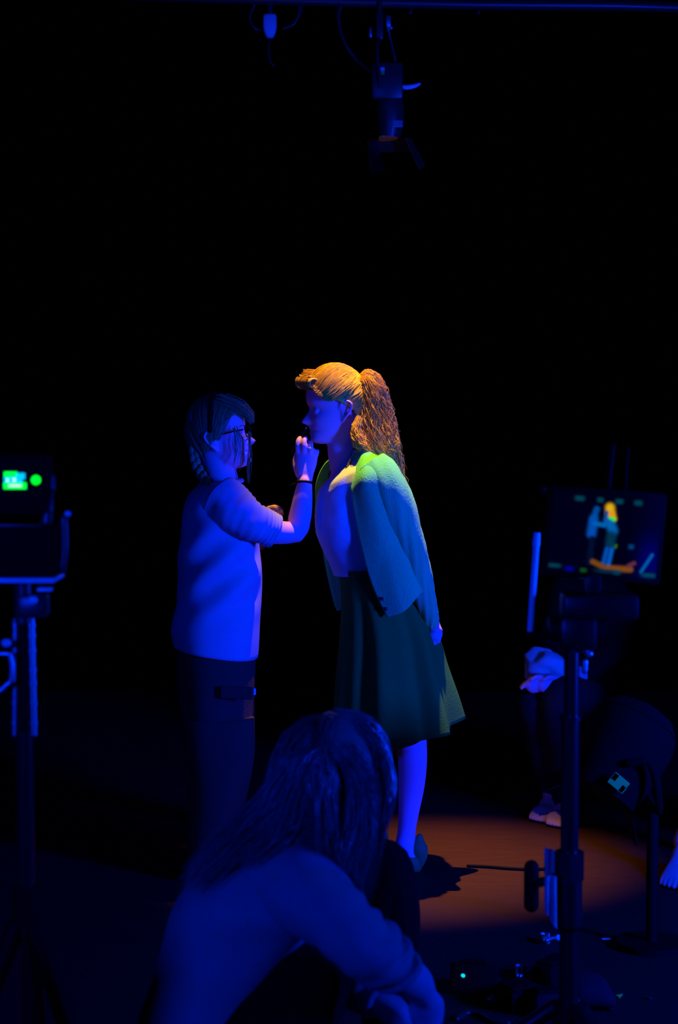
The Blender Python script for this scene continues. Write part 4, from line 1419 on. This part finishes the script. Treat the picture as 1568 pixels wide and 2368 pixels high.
for nm, pts_, m in (('barn_door', [(850, 322), (868, 322), (892, 396), (858, 404)], 'metal_black'), ('barn_door', [(938, 318), (952, 318), (985, 384), (970, 392)], 'orange'), ('barn_door', [(868, 320), (940, 318), (962, 350), (858, 352)], 'metal_black')):  # right door is coloured red as if lit by its own lamp
    bm = bmesh.new(); yo = -.05 if len(pts_) and pts_[0][0] == 868 else 0
    ys = (-.05, -.05, -.06, -.06) if yo else (-.06, .06, .075, -.075)
    if yo:
        vs = [bm.verts.new(p(x, y, o)) for (x, y), o in zip(pts_, (.06, .06, .09, .09))]
    else:
        a, b = pts_[0], pts_[3]
        vs = [bm.verts.new(p(*a, -.06)), bm.verts.new(p(*pts_[1], .06)), bm.verts.new(p(*pts_[2], .075)), bm.verts.new(p(*b, -.075))]
    bm.faces.new(vs); obj(nm, bm, M[m], sl, solid=.003, smooth=False)
bm = bmesh.new(); cyl(bm, p(901, 322), p(900, 314), .046, n=28); obj('lens', bm, emit('warm_lens_glow', (1, .25, .0), .02), sl, smooth='auto')
for s_ in (-1, 1):
    bm = bmesh.new(); tube(bm, [(p(876, 88, s_ * .01), .008), (p(872 + 0, 120, s_ * .075), .008), (p(880, 200, s_ * .08), .008)], n=8); obj('yoke_arm', bm, M['tube_black'], sl)
bm = bmesh.new(); box(bm, p(878, 60), (.03, .04, .12), bev=.006); ringtorus(bm, p(876, 12), V((1, .1, 0)), .034, .010, 24, 8); obj('hook_clamp', bm, M['tube_black'], sl, smooth='auto')
bm = bmesh.new(); box(bm, p(857, 75), (.010, .012, .042), bev=.002); obj('clamp_bolt', bm, M['chrome'], sl, smooth='auto')
bm = bmesh.new(); box(bm, p(898, 50), (.022, .03, .05), bev=.005); ball(bm, p(904, 64), .010); obj('clamp_lever', bm, M['chrome'], sl)
bm = bmesh.new(); tube(bm, [(p(921, 196, -.04), .006), (p(938, 202, -.05), .010), (p(958, 199, -.05), .009), (p(970, 194, -.04), .006)], n=12); obj('focus_handle', bm, M['plate'], sl)
bm = bmesh.new(); box(bm, p(881, 160, -.068), (.032, .003, .016), bev=.001); obj('rating_label', bm, M['white_plastic'], sl, smooth=False, label='pale rating label')
bm = bmesh.new(); box(bm, p(881, 168.5, -.068), (.030, .003, .014), bev=.001); obj('test_tag', bm, M['leaf'], sl, smooth=False, label='green tag')
bm = bmesh.new(); box(bm, p(921, 286, -.055), (.038, .004, .028), bev=.001); obj('knob', bm, M['chrome'], sl, smooth=False)
bm = bmesh.new(); box(bm, p(886, 316, -.055), (.014, .01, .012), bev=.002); obj('gel_clip', bm, M['yellow'], sl, smooth=False)
bm = bmesh.new(); tube(bm, [(p(791, 10), .009), (p(783, 32), .009), (p(786, 65), .008), (p(800, 105), .008), (p(830, 145), .008), (p(868, 172, -.06), .008)], n=8, steps=8)
tag(obj('power_cable', bm, M['tube_black']), 'power cable curving from the pipe down to the spotlight', 'cable')
bm = bmesh.new(); tube(bm, [(p(893, 48), .0045), (p(904, 95), .0045), (p(916, 150, -.03), .0055), (p(924, 194, -.04), .0045)], n=8, steps=6)
tag(obj('safety_cable', bm, M['chrome']), 'thin safety wire on the right side of the hanging spotlight', 'cable')
# hanging connector, left of the spotlight
hc = thing('hanging_connector', p(624, 60), 'pale plug connector hanging from the pipe, left of the spotlight', 'connector')
bm = bmesh.new(); loft(bm, [(p(624, 34), V((.024, 0, 0)), V((0, .02, 0)), 4), (p(624, 40), V((.029, 0, 0)), V((0, .025, 0)), 4), (p(624, 66), V((.029, 0, 0)), V((0, .025, 0)), 4), (p(624, 82), V((.020, 0, 0)), V((0, .018, 0)), 3), (p(624, 88), V((.012, 0, 0)), V((0, .012, 0)), 2)], n=24, steps=3); obj('shell', bm, M['white_plastic'], hc)
bm = bmesh.new(); tube(bm, [(p(624, -4), .012), (p(624, 36), .012)], n=10); obj('cord', bm, M['tube_black'], hc)
bm = bmesh.new(); tube(bm, [(p(624, 86), .003), (p(621, 112), .005), (p(624, 140), .006), (p(632, 152), .007)], n=8); obj('pigtail', bm, M['tube_black'], hc)
bm = bmesh.new(); tube(bm, [(p(596, -6), .006), (p(578, 40), .006), (p(590, 66), .006), (p(612, 70, .03), .006)], n=8, steps=8); tag(obj('cable', bm, M['tube_black']), 'dim cable loop left of the hanging connector', 'cable')
bm = bmesh.new()
for k in range(4):
    tube(bm, [(p(655 + k * 3, 66 - k * 3, .02 * k), .006), (p(680 + k * 3, 55 - k * 5, .02 * k), .006), (p(692 + k * 2, 25, .02 * k), .006), (p(690 + k * 2, -4, .02 * k), .006)], n=8, steps=6)
tag(obj('cable_bundle', bm, M['tube_black']), 'dim bundle of cables hooked right of the hanging connector', 'cable')
for x, y0, y1 in ((950, 10, 28), (1107, 0, 28)):
    bm = bmesh.new(); tube(bm, [(p(x + 4, y0, .03 if x < 1000 else .05), .006), (p(x, y1, .0), .007)], n=8); ball(bm, p(x - 1, y1 + 1), .009)
    tag(obj('pipe_hook', bm, M['tube_black']), 'small hook on the pipe ' + ('just right of the spotlight' if x < 1000 else 'second right of the spotlight'), 'hook', 'hooks on the pipe')

# ================================================================ light
w = bpy.data.worlds.new('world'); SC.world = w; w.use_nodes = True
w.node_tree.nodes['Background'].inputs['Color'].default_value = (0, .02, 1, 1)
w.node_tree.nodes['Background'].inputs['Strength'].default_value = .0


def area(nm, loc, to, size, power, col, sy=None, spread=PI):
    l = bpy.data.lights.new(nm, 'AREA'); l.energy = power; l.color = col; l.size = size; l.spread = spread
    if sy:
        l.shape = 'RECTANGLE'; l.size_y = sy
    o = bpy.data.objects.new(nm, l); COL.objects.link(o)
    o.location = loc
    o.rotation_euler = (V(to) - V(loc)).to_track_quat('-Z', 'Y').to_euler()
    return o


BLUE = (0., .022, 1.)
area('blue_flood_right', (2.7, 3.3, 1.2), (.2, 6, 1.1), .5, 155, BLUE, spread=math.radians(115))
area('blue_flood_left', (-1.5, .1, 1.7), (-.1, 5.5, .9), .45, 46, BLUE, spread=math.radians(130))
l = bpy.data.lights.new('orange_spot', 'SPOT')
l.energy = 800; l.color = (1, .55, .012); l.spot_size = math.radians(29.5); l.spot_blend = 1.; l.shadow_soft_size = .02
o = bpy.data.objects.new('orange_spot', l); COL.objects.link(o)
s0 = V((P(893, 1184, 5.9).x, 6.06, 3.6))
o.location = s0
o.rotation_euler = (V((P(940, 1184, 6.1).x, 6.1, 0)) - s0).to_track_quat('-Z', 'Y').to_euler()

o.scale = (.86, 1, 1)
# ================================================================ picture
vs = SC.view_settings
vs.view_transform = 'Standard'; vs.look = 'None'; vs.exposure = 0.; vs.gamma = 1.; vs.use_curve_mapping = False
SC.cycles.use_denoising = True
SC.cycles.max_bounces = 6
SC.cycles.sample_clamp_indirect = 4
